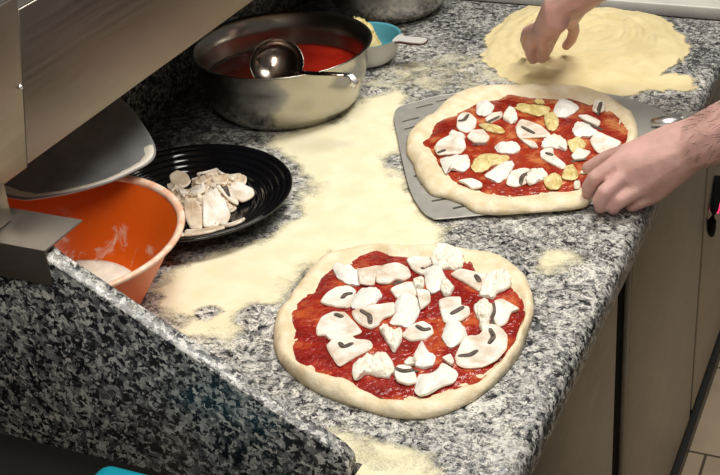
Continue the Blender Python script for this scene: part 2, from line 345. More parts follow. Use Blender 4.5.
TOPS_PEEL = [
 ('m',[(-614,1609),(-613,1627),(-602,1629),(-585,1610),(-578,1585),(-582,1565),(-595,1568),(-604,1578)],[[(-606,1597),(-601,1601),(-601,1615)]]),
 ('c',[(-602,1660),(-593,1679),(-575,1660),(-572,1640),(-577,1623),(-592,1628)],[]),
 ('a',[(-546,1668),(-541,1679),(-524,1678),(-501,1679),(-494,1664),(-502,1645),(-517,1648),(-539,1656)],[]),
 ('a',[(-525,1691),(-516,1699),(-508,1687),(-515,1679)],[]),
 ('c',[(-488,1663),(-492,1696),(-485,1712),(-458,1691),(-455,1675),(-464,1649),(-478,1649)],[]),
 ('m',[(-436,1683),(-441,1713),(-433,1718),(-423,1707),(-419,1685),(-428,1676)],[[(-426,1679),(-429,1701)]]),
 ('z',[(-554,1638),(-552,1659),(-542,1655),(-529,1625),(-533,1610),(-548,1620)],[]),
 ('m',[(-574,1613),(-569,1634),(-558,1641),(-551,1626),(-562,1603)],[[(-566,1603),(-558,1618)]]),
 ('a',[(-575,1593),(-563,1600),(-538,1590),(-536,1577),(-556,1578)],[]),
 ('c',[(-606,1552),(-606,1567),(-593,1562),(-581,1552),(-580,1528),(-594,1536)],[]),
 ('m',[(-578,1549),(-579,1572),(-565,1579),(-549,1561),(-547,1543),(-564,1538)],[[(-561,1535),(-549,1539)]]),
 ('m',[(-611,1507),(-612,1531),(-601,1547),(-579,1540),(-568,1518),(-570,1500),(-587,1493),(-599,1489)],[[(-598,1494),(-594,1501)]]),
 ('c',[(-591,1476),(-575,1492),(-558,1497),(-545,1471),(-547,1450),(-567,1453),(-569,1439)],[]),
 ('a',[(-542,1466),(-544,1495),(-533,1510),(-506,1511),(-504,1488),(-517,1479),(-521,1461),(-532,1454)],[]),
 ('c',[(-518,1450),(-507,1482),(-497,1499),(-489,1487),(-487,1453),(-492,1435),(-505,1437)],[]),
 ('m',[(-483,1432),(-486,1465),(-476,1481),(-465,1482),(-465,1465),(-457,1445),(-469,1428)],[[(-465,1440),(-468,1455),(-466,1469)]]),
 ('z',[(-465,1465),(-458,1482),(-444,1479),(-437,1465),(-447,1448),(-456,1440)],[]),
 ('m',[(-546,1425),(-531,1435),(-515,1428),(-510,1417),(-521,1408),(-532,1418)],[]),
 ('a',[(-438,1451),(-436,1470),(-429,1479),(-418,1467),(-414,1443),(-426,1437)],[]),
 ('m',[(-524,1600),(-524,1626),(-510,1623),(-489,1612),(-469,1589),(-475,1581),(-509,1568)],[[(-512,1599),(-502,1592),(-494,1586)]]),
 ('z',[(-474,1563),(-468,1587),(-451,1584),(-441,1572),(-436,1549),(-452,1551),(-467,1547)],[]),
 ('c',[(-533,1534),(-524,1549),(-506,1552),(-495,1533),(-501,1519),(-522,1517)],[]),
 ('m',[(-508,1566),(-485,1562),(-474,1545),(-485,1545)],[]),
 ('a',[(-496,1647),(-486,1656),(-471,1634),(-468,1605),(-479,1606)],[]),
 ('c',[(-445,1609),(-446,1641),(-427,1633),(-408,1612),(-415,1598),(-435,1592)],[]),
 ('m',[(-451,1659),(-439,1665),(-415,1649),(-414,1632),(-435,1643)],[[(-433,1639),(-412,1629)]]),
 ('m',[(-414,1586),(-408,1612),(-384,1600),(-371,1591),(-372,1573),(-382,1552),(-396,1554)],[[(-375,1565),(-372,1577)]]),
 ('m',[(-468,1534),(-464,1545),(-454,1547),(-446,1528),(-423,1505),(-425,1493),(-446,1505),(-462,1518)],[[(-457,1530),(-450,1527)]]),
 ('a',[(-440,1572),(-431,1590),(-416,1573),(-417,1548),(-427,1546)],[]),
 ('m',[(-425,1534),(-418,1552),(-403,1552),(-405,1532),(-418,1524)],[[(-418,1522),(-407,1529)]]),
 ('m',[(-401,1489),(-391,1526),(-382,1543),(-380,1523),(-391,1490)],[]),
 ('z',[(-399,1454),(-398,1463),(-392,1460),(-390,1451),(-396,1448)],[]),
 ('a',[(-418,1467),(-422,1500),(-414,1508),(-399,1473)],[]),
]
PLATE_SLICES = [
 ('a',[(-840,1217),(-795,1233),(-780,1217),(-802,1201),(-829,1205)]),
 ('a',[(-833,1202),(-804,1205),(-784,1204),(-783,1187),(-811,1178)]),
 ('a',[(-831,1180),(-831,1199),(-815,1177),(-821,1173)]),
 ('a',[(-867,1264),(-852,1263),(-838,1259),(-820,1226),(-833,1222),(-852,1239)]),
 ('a',[(-838,1262),(-843,1282),(-833,1291),(-817,1284),(-801,1268),(-796,1246),(-805,1246),(-801,1229),(-818,1226)]),
 ('a',[(-804,1243),(-794,1241),(-784,1231),(-771,1243),(-768,1249),(-761,1230),(-767,1218),(-780,1220)]),
 ('a',[(-863,1258),(-873,1284),(-866,1298),(-854,1298),(-844,1282),(-851,1272),(-861,1272)]),
 ('a',[(-914,1315),(-905,1320),(-887,1300),(-873,1284),(-873,1273),(-894,1292)]),
 ('a',[(-830,1316),(-832,1335),(-824,1342),(-802,1333),(-794,1321),(-802,1302),(-815,1304)]),
 ('a',[(-859,1319),(-852,1324),(-835,1315),(-809,1303),(-802,1291),(-816,1290),(-842,1296)]),
 ('g',[(-848,1317),(-832,1307),(-820,1297),(-826,1293),(-843,1304)]),
 ('a',[(-881,1301),(-882,1315),(-866,1314),(-856,1306),(-866,1298)]),
 ('a',[(-932,1333),(-927,1346),(-912,1347),(-900,1336),(-901,1318),(-919,1319)]),
 ('a',[(-901,1339),(-895,1349),(-882,1347),(-879,1336),(-889,1328)]),
 ('a',[(-899,1351),(-876,1368),(-869,1360),(-886,1343)]),
 ('a',[(-880,1339),(-870,1356),(-859,1351),(-862,1332),(-871,1327)]),
 ('a',[(-874,1364),(-858,1357),(-837,1348),(-836,1340),(-856,1348)]),
 ('a',[(-863,1329),(-852,1341),(-843,1341),(-839,1328),(-850,1322)]),
 ('a',[(-891,1327),(-876,1331),(-864,1320),(-878,1314)]),
 ('a',[(-927,1317),(-921,1321),(-907,1314),(-908,1299),(-917,1305)]),
]
HEAP = [(-675,1916),(-684,1976),(-681,2059),(-660,2107),(-613,2135),(-560,2141),(-533,2153),(-490,2145),(-435,2107),(-394,2045),(-367,1998),(-360,1949),(-369,1904),(-392,1844),(-397,1801),(-428,1782),(-479,1779),(-532,1782),(-575,1784),(-616,1807),(-656,1861)]
HEAP_TONGUE = [(-425,1834),(-395,1858),(-352,1873),(-323,1841),(-334,1812),(-383,1806),(-417,1778),(-461,1773),(-463,1798)]
DUST = [
 [(-793,1072),(-814,1123),(-782,1165),(-739,1235),(-726,1306),(-778,1424),(-857,1480),(-879,1512),(-807,1585),(-815,1658),(-745,1708),(-714,1666),(-696,1580),(-650,1476),(-602,1399),(-557,1356),(-515,1302),(-563,1262),(-638,1220),(-656,1173),(-654,1104),(-687,1078),(-663,1016),(-713,1031)],
 [(-406,1290),(-377,1324),(-350,1298),(-374,1244)],
 [(-495,911),(-458,914),(-405,928),(-368,886),(-369,834),(-435,826)],
 [(-508,869),(-469,891),(-455,871)],
 [(-811,1706),(-790,1820),(-674,1879),(-625,1786),(-685,1723),(-737,1710)],
 [(-678,1773),(-659,1861),(-541,1800),(-596,1747),(-681,1713)],
]
BARE = [
 [(-737,1062),(-722,1083),(-707,1072),(-717,1051)],
 [(-683,1079),(-677,1097),(-649,1094),(-646,1070),(-675,1069)],
 [(-672,1924),(-654,1854),(-617,1809),(-643,1848)],
]
LID_C=(-0.926, 1.1571, 1.0408); LID_U=(0.9544, 0.0, -0.2987); LID_V=(0.032, 0.9943, 0.1021); LID_N=(0.297, -0.107, 0.9489)
LID = [(-27,110),(0,102),(34,81),(58,63),(74,45),(78,25),(72,0),(60,-34),(37,-73),(11,-105),(-6,-119),(-42,-126),(-78,-97),(-99,-31),(-102,54),(-70,106)]
PEEL = [(-716,1618),(-719,1647),(-698,1675),(-667,1706),(-568,1759),(-446,1771),(-367,1744),(-334,1714),(-314,1671),(-298,1549),(-307,1482),(-380,1427),(-463,1386),(-494,1366),(-540,1342),(-551,1342),(-571,1357),(-613,1417),(-697,1577)]
SLOTS = [[(-694,1648),(-675,1668)],[(-673,1676),(-658,1691)],[(-696,1597),(-677,1618)],[(-683,1574),(-669,1590)],[(-669,1550),(-662,1559)],[(-652,1701),(-636,1714)],[(-576,1400),(-565,1410)],[(-567,1382),(-550,1394)],[(-534,1371),(-517,1386)],[(-598,1421),(-588,1431)],[(-504,1369),(-490,1381)],[(-615,1440),(-606,1449)]]

# ------------------------------------------------------------------ structure
struct(obj('floor', box_bm(-1.2, 3.2, -1.0, 4.2, -0.06, 0.0), M['floor'], smooth=False))
struct(obj('wall_back', box_bm(-1.22, -1.10, 0.3, 3.6, 0.0, 2.7), M['wall'], smooth=False))

# ------------------------------------------------------------------ counter
XF, YN, YE, ZT = -0.3005, 0.853, 2.128, 0.900
top = obj('granite_worktop', prism_bm([(-1.098, YN+0.022), (-0.446, YN+0.022), (-0.446, YN-0.06), (XF, YN-0.06), (XF, YE), (-1.098, YE)], 'z', 0.850, ZT, 0.016, 4), M['granite'])
tag(sharp(top, 60), 'speckled grey granite worktop dusted with flour under both pizzas', 'worktop')
# upright end panel with sloping top
poly = [(-1.098, 0.846), (-1.098, 1.0965), (-0.762, 1.0965), (-0.7485, 1.0850), (-0.468, 0.932), (-0.457, 0.9255), (-0.4485, 0.915), (-0.447, 0.846)]
pan = obj('granite_side_panel', prism_bm(poly, 'y', YN, YN+0.021, 0.003, 2), M['granite_panel'])
sharp(pan, 35)
tag(pan, 'upright speckled granite side panel with a sloping floured top edge', 'granite panel')
cap = obj('steel_corner_cap', prism_bm([(0.8500, 1.060), (0.8522, 1.060), (0.8522, 1.0975), (0.9140, 1.0975), (0.9140, 1.0998), (0.8500, 1.0998)], 'x', -1.00, -0.7505, 0.0006), M['steel_dull'])
tag(sharp(cap), 'small bent steel cap plate on top of the sloping granite panel', 'steel bracket')
up = obj('granite_upstand', box_bm(-1.0985, -1.078, 0.876, 2.126, 0.901, 1.02, 0.002), M['granite_panel'])
tag(sharp(up), 'low dark granite upstand along the back of the worktop', 'upstand')
# base cabinet below
cab = thing('base_cabinet', (-0.7, 1.5, 0.0), 'steel base cabinet with flat doors below the granite worktop', 'cabinet')
obj('carcass', box_bm(-1.09, -0.362, 0.885, 2.140, 0.031, 0.849), M['dark_steel'], cab, False)
obj('door', box_bm(-0.3615, -0.343, 0.888, 1.480, 0.050, 0.843, 0.002), M['steel_door'], cab)
obj('door', box_bm(-0.3615, -0.343, 1.562, 2.136, 0.050, 0.843, 0.002), M['steel_door'], cab)
obj('door_gasket', box_bm(-0.3618, -0.352, 1.482, 1.560, 0.050, 0.843), M['black'], cab, False)
obj('plinth', box_bm(-1.09, -0.333, 0.885, 2.159, 0.001, 0.030), M['kick'], cab, False)
# appliance past the far end of the counter
app = thing('steel_appliance', (-0.7, 2.5, 0.0), 'steel appliance with pale top past the far end of the worktop', 'appliance')
obj('body', box_bm(-1.09, -0.352, 2.178, 2.86, 0.031, 0.884), M['dark_steel'], app, False)
obj('front_panel', box_bm(-0.3515, -0.343, 2.160, 2.85, 0.055, 0.878, 0.002), M['steel_door'], app)
obj('top_plate', box_bm(-1.095, -0.325, 2.156, 2.87, 0.8845, 0.908, 0.003), M['pale_top'], app)
obj('plinth', box_bm(-1.09, -0.333, 2.1595, 2.86, 0.001, 0.030), M['kick'], app, False)
h = obj('handle', tube_bm([(-0.3395, 2.2375, 0.5485), (-0.337, 2.2281, 0.5367), (-0.335, 2.2204, 0.5133), (-0.334, 2.1953, 0.4989), (-0.335, 2.1876, 0.4794), (-0.337, 2.2016, 0.4542), (-0.3405, 2.2289, 0.4277)], [0.006, 0.008, 0.0085, 0.008, 0.008, 0.008, 0.006], 14), M['black'], app)
h['label'] = 'curved black handle'
lamp = obj('indicator_lamp', tube_bm([(-0.33, 2.223, 0.5), (-0.33, 2.2113, 0.4847)], [0.0032, 0.0028], 10), M['red_lamp'], app)
lamp['label'] = 'glowing red indicator lamp'

# ------------------------------------------------------------------ overhead steel cabinet (left)
hood = thing('overhead_steel_cabinet', (-0.95, 1.5, 1.15), 'large brushed steel cabinet raised over the back of the worktop', 'steel cabinet')
obj('body', box_bm(-1.095, -0.824, 0.72, 2.12, 1.1455, 1.290, 0.002), M['steel_hood'], hood)
obj('front_panel', prism_bm([(0.9310, 1.1430), (2.12, 1.1430), (2.12, 1.2945), (0.9665, 1.2945)], 'x', -0.8235, -0.8195, 0.0010), M['steel_hood'], hood)
obj('side_panel', prism_bm([(0.72, 1.1405), (0.9295, 1.1405), (0.9680, 1.308), (0.72, 1.308)], 'x', -0.8235, -0.8187, 0.0012), M['steel_hood'], hood)
obj('under_rail', box_bm(-0.838, -0.825, 0.925, 1.112, 1.130, 1.1450, 0.001), M['steel_hood'], hood)
obj('rivet', lathe_bm([(0, 0.003), (0.0022, 0.002), (0.003, 0.0)], (0, 0, 0), 12), M['steel_bright'], hood).matrix_local = Matrix.Translation((-0.8192+0.95, 0.9445-1.5, 1.222-1.15)) @ Matrix.Rotation(PI/2, 4, 'Y')
hood.children[-1].matrix_parent_inverse = Matrix()
obj('post', box_bm(-0.862, -0.8185, 0.856, 0.892, 1.1005, 1.1450, 0.002), M['steel_hood'], hood)
obj('post', box_bm(-1.074, -1.045, 2.07, 2.11, 0.9005, 1.1450, 0.002), M['steel_hood'], hood)

# teal bin in the near corner
tb = thing('teal_bin', (-0.60, 0.66, 0.0), 'teal plastic bin, only its rounded rim showing below the granite panel', 'bin')
bm = box_bm(-0.672, -0.56, 0.58, 0.78, 0.0, 0.88, 0.03, 5); obj('body', bm, M['teal'], tb)
bm = box_bm(-0.678, -0.54, 0.57, 0.786, 0.8805, 0.918, 0.016, 5); obj('lid', bm, M['teal'], tb)

# ------------------------------------------------------------------ semolina, flour on the counter
def grid_mesh(x0, x1, y0, y1, step, zf, keep):
    nx, ny = int((x1-x0)/step)+1, int((y1-y0)/step)+1
    X, Y = np.meshgrid(x0+step*np.arange(nx), y0+step*np.arange(ny), indexing='ij')
    Z, K = zf(X, Y); idx = -np.ones(X.shape, int)
    cell = K[:-1, :-1] | K[1:, :-1] | K[:-1, 1:] | K[1:, 1:]
    use = np.zeros(X.shape, bool); use[:-1, :-1] |= cell; use[1:, :-1] |= cell; use[:-1, 1:] |= cell; use[1:, 1:] |= cell
    idx[use] = np.arange(use.sum())
    V = np.stack([X[use], Y[use], Z[use]], 1)
    I, J = np.nonzero(cell)
    F = np.stack([idx[I, J], idx[I+1, J], idx[I+1, J+1], idx[I, J+1]], 1)
    me = bpy.data.meshes.new('g'); me.from_pydata(V.tolist(), [], F.tolist()); me.update(); return me
vf = np.vectorize(lambda x, y, s, z: fbm(x, y, z, s, 4))
def sstep(a, b, t):
    t = np.clip((t-a)/(b-a), 0, 1); return t*t*(3-2*t)
def cover(me, hfun):
    n = len(me.vertices); co = np.empty(n*3); me.vertices.foreach_get('co', co); co = co.reshape(-1, 3)
    at = me.attributes.new('cover', 'FLOAT', 'POINT'); at.data.foreach_set('value', hfun(co[:, 0], co[:, 1]).astype(np.float32)); return me
HP, HT = ccw(smooth_closed(mm(HEAP), 3)), ccw(smooth_closed(mm(HEAP_TONGUE), 3))
def heap_cover(X, Y):
    n1 = vf(X, Y, 25.0, 0.3)
    d = sdist(HP, X, Y)+0.008*n1; t = sdist(HT, X, Y)+0.014*n1
    return np.maximum(1.6*sstep(-0.010, 0.014, d), 0.8*sstep(-0.015, 0.02, t))
def heap_z(X, Y):
    d = sdist(HP, X, Y); n1 = vf(X, Y, 18.0, 0.3); n2 = vf(X, Y, 70.0, 1.3)
    dd = d+0.008*n1+0.003*n2
    h = 0.005*sstep(-0.002, 0.014, dd)+0.011*sstep(0.01, 0.09, dd)
    cx, cy = -0.505, 1.985
    r = np.hypot((X-cx), (Y-cy)*0.8)
    sw = 0.0032*np.sin(2*PI*r/0.021+1.8*n1+1.0*np.arctan2(Y-cy, X-cx))*sstep(0.015, 0.05, d)*(0.35+0.65*sstep(-0.2, 0.5, n1))
    h = h+sw+0.0008*n2*sstep(0, 0.02, dd)
    for a, b, wd in (((-0.545, 2.078), (-0.485, 2.045), 0.007), ((-0.60, 1.99), (-0.50, 1.93), 0.016), ((-0.58, 1.90), (-0.45, 1.88), 0.014)):
        a = np.array(a); b = np.array(b); u = (b-a)/np.linalg.norm(b-a); v = np.array([-u[1], u[0]])
        s = (X-a[0])*u[0]+(Y-a[1])*u[1]; q = np.abs((X-a[0])*v[0]+(Y-a[1])*v[1]); L = np.linalg.norm(b-a)
        g = sstep(-0.012, 0.012, s)*sstep(-0.012, 0.012, L-s); h = h-g*np.exp(-(q/wd)**2)*(0.010 if wd < 0.01 else 0.0045)
    return ZT+np.maximum(h, 0.0)+0.0004, ((d > -0.012) | (sdist(HT, X, Y) > -0.015)) & (Y < YE-0.014) & (X < XF-0.018)
he = obj('semolina_heap', cover(grid_mesh(-0.76, -0.31, 1.70, 2.165, 0.0035, heap_z, 0), heap_cover), M['semolina'])
tag(he, 'broad yellow semolina heap with swirled ridges at the far end of the worktop', 'semolina', kind='stuff')
DP = [ccw(smooth_closed(mm(D), 3)) for D in DUST]; BP = [ccw(smooth_closed(mm(D), 3)) for D in BARE]
def dust_cover(X, Y):
    n1 = vf(X, Y, 11.0, 5.1); n2 = vf(X, Y, 45.0, 7.7); c = np.zeros(X.shape)
    for k, D in enumerate(DP):
        e = sdist(D, X, Y)+(0.022 if k == 0 else 0.010)*n1+0.008*n2
        c = np.maximum(c, (1.15 if k == 0 else 0.45 if k > 3 else 0.8)*sstep(-0.035 if k == 0 else -0.02, 0.045 if k == 0 else 0.022, e))
    for D in BP: c *= 1-0.9*sstep(-0.008, 0.006, sdist(D, X, Y)+0.004*n2)
    return c
def dust_z(X, Y):
    c = dust_cover(X, Y); n2 = vf(X, Y, 60.0, 7.7)
    K = (c > 0.03) & ~((Y < YN+0.026) & (X < -0.44)) & (np.hypot((X+0.53), 0) > -1)
    return ZT+0.0003+0.0006*c+0.0002*np.maximum(n2, 0)*c, K
du = obj('semolina_dusting', cover(grid_mesh(-1.0, -0.31, 0.80, 1.93, 0.004, dust_z, 0), dust_cover), M['dusting'])
tag(du, 'thin pale yellow semolina dusting spread over the worktop around the pizzas', 'semolina', kind='stuff')

# ------------------------------------------------------------------ draping
class Heights:
    def __init__(s, x0, x1, y0, y1, f, st=0.0015):
        s.x0, s.y0, s.st = x0, y0, st
        s.X, s.Y = np.meshgrid(np.arange(x0, x1, st), np.arange(y0, y1, st), indexing='ij'); s.Z = f(s.X, s.Y)
    def blur(s, Z, k=3, it=2):
        for _ in range(it):
            for ax in (0, 1):
                Z = sum(np.roll(Z, j, ax) for j in range(-k, k+1))/(2*k+1)
        return Z
    def at(s, x, y, Z=None):
        Z = s.Z if Z is None else Z
        u = np.clip((np.asarray(x)-s.x0)/s.st, 0, Z.shape[0]-2.001); v = np.clip((np.asarray(y)-s.y0)/s.st, 0, Z.shape[1]-2.001)
        i, j = u.astype(int), v.astype(int); a, b = u-i, v-j
        return (Z[i, j]*(1-a)*(1-b)+Z[i+1, j]*a*(1-b)+Z[i, j+1]*(1-a)*b+Z[i+1, j+1]*a*b)
def piece(hm, poly, th, kind, seed, stiff=True):
    """a topping: outline poly (metres) laid on the height field"""
    P = ccw(poly); per = max(3, 44//len(P)); Q0 = smooth_closed(P, per)
    if kind in 'mc':
        lin = np.concatenate([P+(np.roll(P, -1, 0)-P)*t for t in [0]]); lin = np.array([P[i]+(P[(i+1) % len(P)]-P[i])*k/per for i in range(len(P)) for k in range(per)])
        Q0 = 0.35*Q0+0.65*lin; Q0 = 0.6*Q0+0.2*(np.roll(Q0, 1, 0)+np.roll(Q0, -1, 0))
    P = Q0
    c = P.mean(0); rag = {'z': 0.10, 'c': 0.03, 'm': 0.012, 'a': 0.07, 'g': 0.01}[kind]
    dv = P-c; rr = np.hypot(dv[:, 0], dv[:, 1])
    fq = 95 if kind == 'z' else 160
    ns = np.array([noise.fractal(Vector((p[0]*fq, p[1]*fq, seed*3.1)), 0.8, 2.0, 4) for p in P])
    P = c+dv*(1+rag*1.6*ns)[:, None]
    S = {'m': [0.0, 0.35, 0.65, 0.85, 0.945, 0.985, 1.0], 'g': [0.0, 0.5, 0.9, 1.0], 'z': [0.0]+[i/16 for i in range(1, 15)]+[0.92, 0.97, 1.0], 'a': [0.0]+[i/14 for i in range(1, 13)]+[0.92, 0.97, 1.0]}.get(kind, [0.0, 0.22, 0.42, 0.6, 0.76, 0.88, 0.96, 1.0])
    def prof(s):
        if kind == 'm': return 0.80+0.16*s*s if s < 0.93 else (0.88 if s < 0.98 else 0.55)*1.0
        if kind == 'g': return 1.0 if s < 0.95 else 0.4
        if kind == 'z': return 0.25+0.75*math.sqrt(max(0, 1-s**4))
        return 0.35+0.65*max(0.0, 1-s**3)
    Zs = hm.blur(hm.Z, 4 if stiff else 2)
    V = []; F = []; n = len(P)
    def z_of(x, y): return np.maximum(hm.at(x, y, Zs), hm.at(x, y)-0.0006)
    # stiff pieces keep close to a plane
    zb = z_of(P[:, 0], P[:, 1]); A = np.c_[P-c, np.ones(n)]; co = np.linalg.lstsq(A, zb, rcond=None)[0]
    cz = float(z_of(c[0], c[1]))
    def base(x, y):
        pl = (x-c[0])*co[0]+(y-c[1])*co[1]+co[2]; zz = z_of(x, y)
        return np.maximum(zz, 0.55*pl+0.45*zz) if stiff else zz
    V.append((c[0], c[1], float(base(np.array([c[0]]), np.array([c[1]]))[0])+th*prof(0)))
    for s in S[1:]:
        Q = c+(P-c)*s; b = base(Q[:, 0], Q[:, 1])
        for k in range(n):
            zz = th*prof(s)
            if kind == 'z' and s < 1: zz += 0.55*th*noise.fractal(Vector((Q[k, 0]*170, Q[k, 1]*170, seed)), 1.0, 2.0, 3)
            elif kind == 'a': zz += 0.30*th*math.sin(math.atan2(P[k, 1]-c[1], P[k, 0]-c[0])*5+seed)*(1-abs(2*s-1))+0.15*th*noise.noise(Vector((Q[k, 0]*200, Q[k, 1]*200, seed)))
            elif kind == 'c': zz += 0.30*th*noise.fractal(Vector((Q[k, 0]*90, Q[k, 1]*90, seed)), 0.9, 2.0, 3)
            elif kind == 'm': zz += 0.10*th*noise.noise(Vector((Q[k, 0]*120, Q[k, 1]*120, seed)))
            V.append((Q[k, 0], Q[k, 1], b[k]+max(zz, 0.12*th)))
    b = hm.at(P[:, 0], P[:, 1])
    bb = base(P[:, 0], P[:, 1])
    last = len(V)-n
    for k in range(n): V.append((c[0]+(P[k, 0]-c[0])*0.985, c[1]+(P[k, 1]-c[1])*0.985, bb[k]+0.0002))
    V.append((c[0], c[1], V[0][2]-th*prof(0)+0.0002))
    for k in range(n): F.append((0, 1+k, 1+(k+1) % n))
    for r in range(len(S)-1):
        o = 1+r*n
        for k in range(n):
            j = (k+1) % n; F.append((o+k, o+n+k, o+n+j, o+j))
    o = last+n
    for k in range(n): F.append((o+n, o+(k+1) % n, o+k))
    me = bpy.data.meshes.new('piece'); me.from_pydata(V, [], F); me.update()
    if kind == 'm': me.polygons.foreach_set('material_index', [0]*(n*(len(S)-3))+[1]*(len(F)-n*(len(S)-3)))
    m = inside(P, hm.X, hm.Y)
    if kind != 'g':
        hm.Z = np.where(m, np.maximum(hm.Z, np.maximum(hm.at(hm.X, hm.Y, Zs), hm.Z)+th*0.9), hm.Z)
    return me, Zs
def gill(hm, pts, wid, parent):
    pts = [np.array(q, float) for q in pts]; pts = [pts[0]+0.35*(pts[0]-pts[1])]+pts+[pts[-1]+0.35*(pts[-1]-pts[-2])]
    p = smooth_open(pts); z = hm.at(p[:, 0], p[:, 1], hm.blur(hm.Z, 1, 1))+0.0006
    n = len(p); rad = [wid*(0.45+0.55*math.sin(PI*(k+0.5)/n)) for k in range(n)]
    return obj('gills', tube_bm([(a[0], a[1], b) for a, b in zip(p, z)], rad, 8, flat=0.22), M['gills'], parent)
def smooth_open(pts):
    P = [np.array(q, float) for q in pts]; P = [2*P[0]-P[1]]+P+[2*P[-1]-P[-2]]; out = []
    for i in range(1, len(P)-2):
        a, b, c, d = P[i-1:i+3]
        for k in range(4):
            t = k/4; out.append(0.5*((2*b)+(-a+c)*t+(2*a-5*b+4*c-d)*t*t+(-a+3*b-3*c+d)*t**3))
    out.append(P[-2]); return np.array(out)
KIND = {'m': ('mushroom_slice', 'mushroom slice', 'mushroom', 0.0034), 'c': ('mozzarella_piece', 'mozzarella', 'mozzarella', 0.0075),
        'z': ('mozzarella_crumble', 'mozzarella', 'crumble', 0.0062), 'a': ('artichoke_piece', 'artichoke', 'artichoke', 0.0055)}

def pizza(name, label, outer, sauce, z0, smat, seed):
    O = ccw(smooth_closed(mm(outer), 6)); Sp = ccw(smooth_closed(mm(sauce), 4))
    c = O.mean(0); t = np.unwrap(np.arctan2(O[:, 1]-c[1], O[:, 0]-c[0])); r = np.hypot(*(O-c).T)
    ts = np.arctan2(Sp[:, 1]-c[1], Sp[:, 0]-c[0]); rs = np.hypot(*(Sp-c).T); o = np.argsort(ts)
    def RO(a): return np.interp(a, np.r_[np.sort((t+PI) % (2*PI)-PI)-2*PI, np.sort((t+PI) % (2*PI)-PI), np.sort((t+PI) % (2*PI)-PI)+2*PI], np.tile(r[np.argsort((t+PI) % (2*PI)-PI)], 3))
    def RS(a): return np.interp(a, np.r_[ts[o]-2*PI, ts[o], ts[o]+2*PI], np.tile(rs[o], 3))
    def dz(X, Y):
        dx, dy = X-c[0], Y-c[1]; rr = np.hypot(dx, dy); a = np.arctan2(dy, dx)
        R, S_ = RO(a), np.minimum(RS(a), RO(a)*0.95)
        q = np.clip((rr-S_*0.97)/(R-S_*0.97), 0, 1); rim = 0.0128+0.002*np.sin(a*3+seed)+0.0014*np.sin(a*7+2*seed)+0.001*np.sin(a*15+seed); b = 0.006
        up = b+(rim-b)*sstep(0, 0.5, q); dn = rim*np.sqrt(np.maximum(0, 1-((q-0.5)/0.5)**2))
        return z0+np.where(q < 0.5, up, dn), rr/R
    N = 150; rings = [0.0, 0.2, 0.4, 0.55, 0.66, 0.72, 0.77, 0.81, 0.845, 0.875, 0.905, 0.93, 0.95, 0.968, 0.983, 0.993, 1.0]
    V = []; F = []; ang = np.linspace(-PI, PI, N, endpoint=False); RA = RO(ang)
    V.append((c[0], c[1], float(dz(np.array([c[0]]), np.array([c[1]]))[0][0])))
    for s in rings[1:]:
        x, y = c[0]+s*RA*np.cos(ang), c[1]+s*RA*np.sin(ang); z = dz(x, y)[0]
        for k in range(N):
            nz = 0.0026*float(sstep(0.76, 0.9, s))*noise.fractal(Vector((x[k]*42, y[k]*42, seed)), 0.8, 2, 5) if s < 0.995 else 0
            V.append((x[k], y[k], max(z[k]+nz, z0+0.0006)))
    for s in (0.985, 0.9):
        for k in range(N): V.append((c[0]+s*RA[k]*math.cos(ang[k]), c[1]+s*RA[k]*math.sin(ang[k]), z0+0.0002))
    V.append((c[0], c[1], z0+0.0002)); nr = len(rings)-1+2
    for k in range(N): F.append((0, 1+k, 1+(k+1) % N))
    for i in range(nr-1):
        o_ = 1+i*N
        for k in range(N): F.append((o_+k, o_+N+k, o_+N+(k+1) % N, o_+(k+1) % N))
    o_ = 1+(nr-1)*N
    for k in range(N): F.append((o_+N, o_+(k+1) % N, o_+k))
    me = bpy.data.meshes.new(name); me.from_pydata(V, [], F); me.update()
    root = obj(name, me, M['dough']); tag(root, label, 'pizza')
    # sauce
    sc = Sp.mean(0); n = len(Sp); rg = np.linspace(0, 1, 26)[1:]; V = []; F = []
    ed = np.array([noise.fractal(Vector((p[0]*60, p[1]*60, seed+5)), 0.8, 2, 4) for p in Sp]); Sq = sc+(Sp-sc)*(1+0.008*ed)[:, None]
    def sz(x, y, s):
        return float(dz(np.array([x]), np.array([y]))[0][0])+0.0036*(1-s**12)-0.0004+(0.0016*noise.fractal(Vector((x*75, y*75, seed)), 0.8, 2, 4) if s < 1 else 0)
    V.append((sc[0], sc[1], sz(sc[0], sc[1], 0)))
    for s in rg:
        for p in sc+(Sq-sc)*s: V.append((p[0], p[1], sz(p[0], p[1], s)))
    for k in range(n): F.append((0, 1+k, 1+(k+1) % n))
    for i in range(len(rg)-1):
        o_ = 1+i*n
        for k in range(n): F.append((o_+k, o_+n+k, o_+n+(k+1) % n, o_+(k+1) % n))
    me = bpy.data.meshes.new('sauce'); me.from_pydata(V, [], F); me.update()
    so = obj('tomato_sauce', me, smat, root); so['label'] = 'red tomato sauce layer'
    hm = Heights(O[:, 0].min()-.01, O[:, 0].max()+.01, O[:, 1].min()-.01, O[:, 1].max()+.01, lambda X, Y: dz(X, Y)[0]+np.where(inside(Sp, X, Y), 0.0030, 0.0))
    return root, hm
def toppings(hm, tops, labels, seed, group_tail, tan=False):
    for i, (k, poly, gl) in enumerate(tops):
        nm, cat, mk, th = KIND[k]
        me, _ = piece(hm, mm(poly), th, k, seed+i, k in 'ma')
        o = sharp(obj(nm, me, [M[mk], M['mushroom_skin']] if k == 'm' else M[mk]), 48); tag(o, labels[i], cat, {'m': 'mushroom slices', 'c': 'mozzarella pieces', 'z': 'mozzarella pieces', 'a': 'artichoke pieces'}[k]+' on '+group_tail)
        for g in gl: gill(hm, mm(g), 0.0031, o)

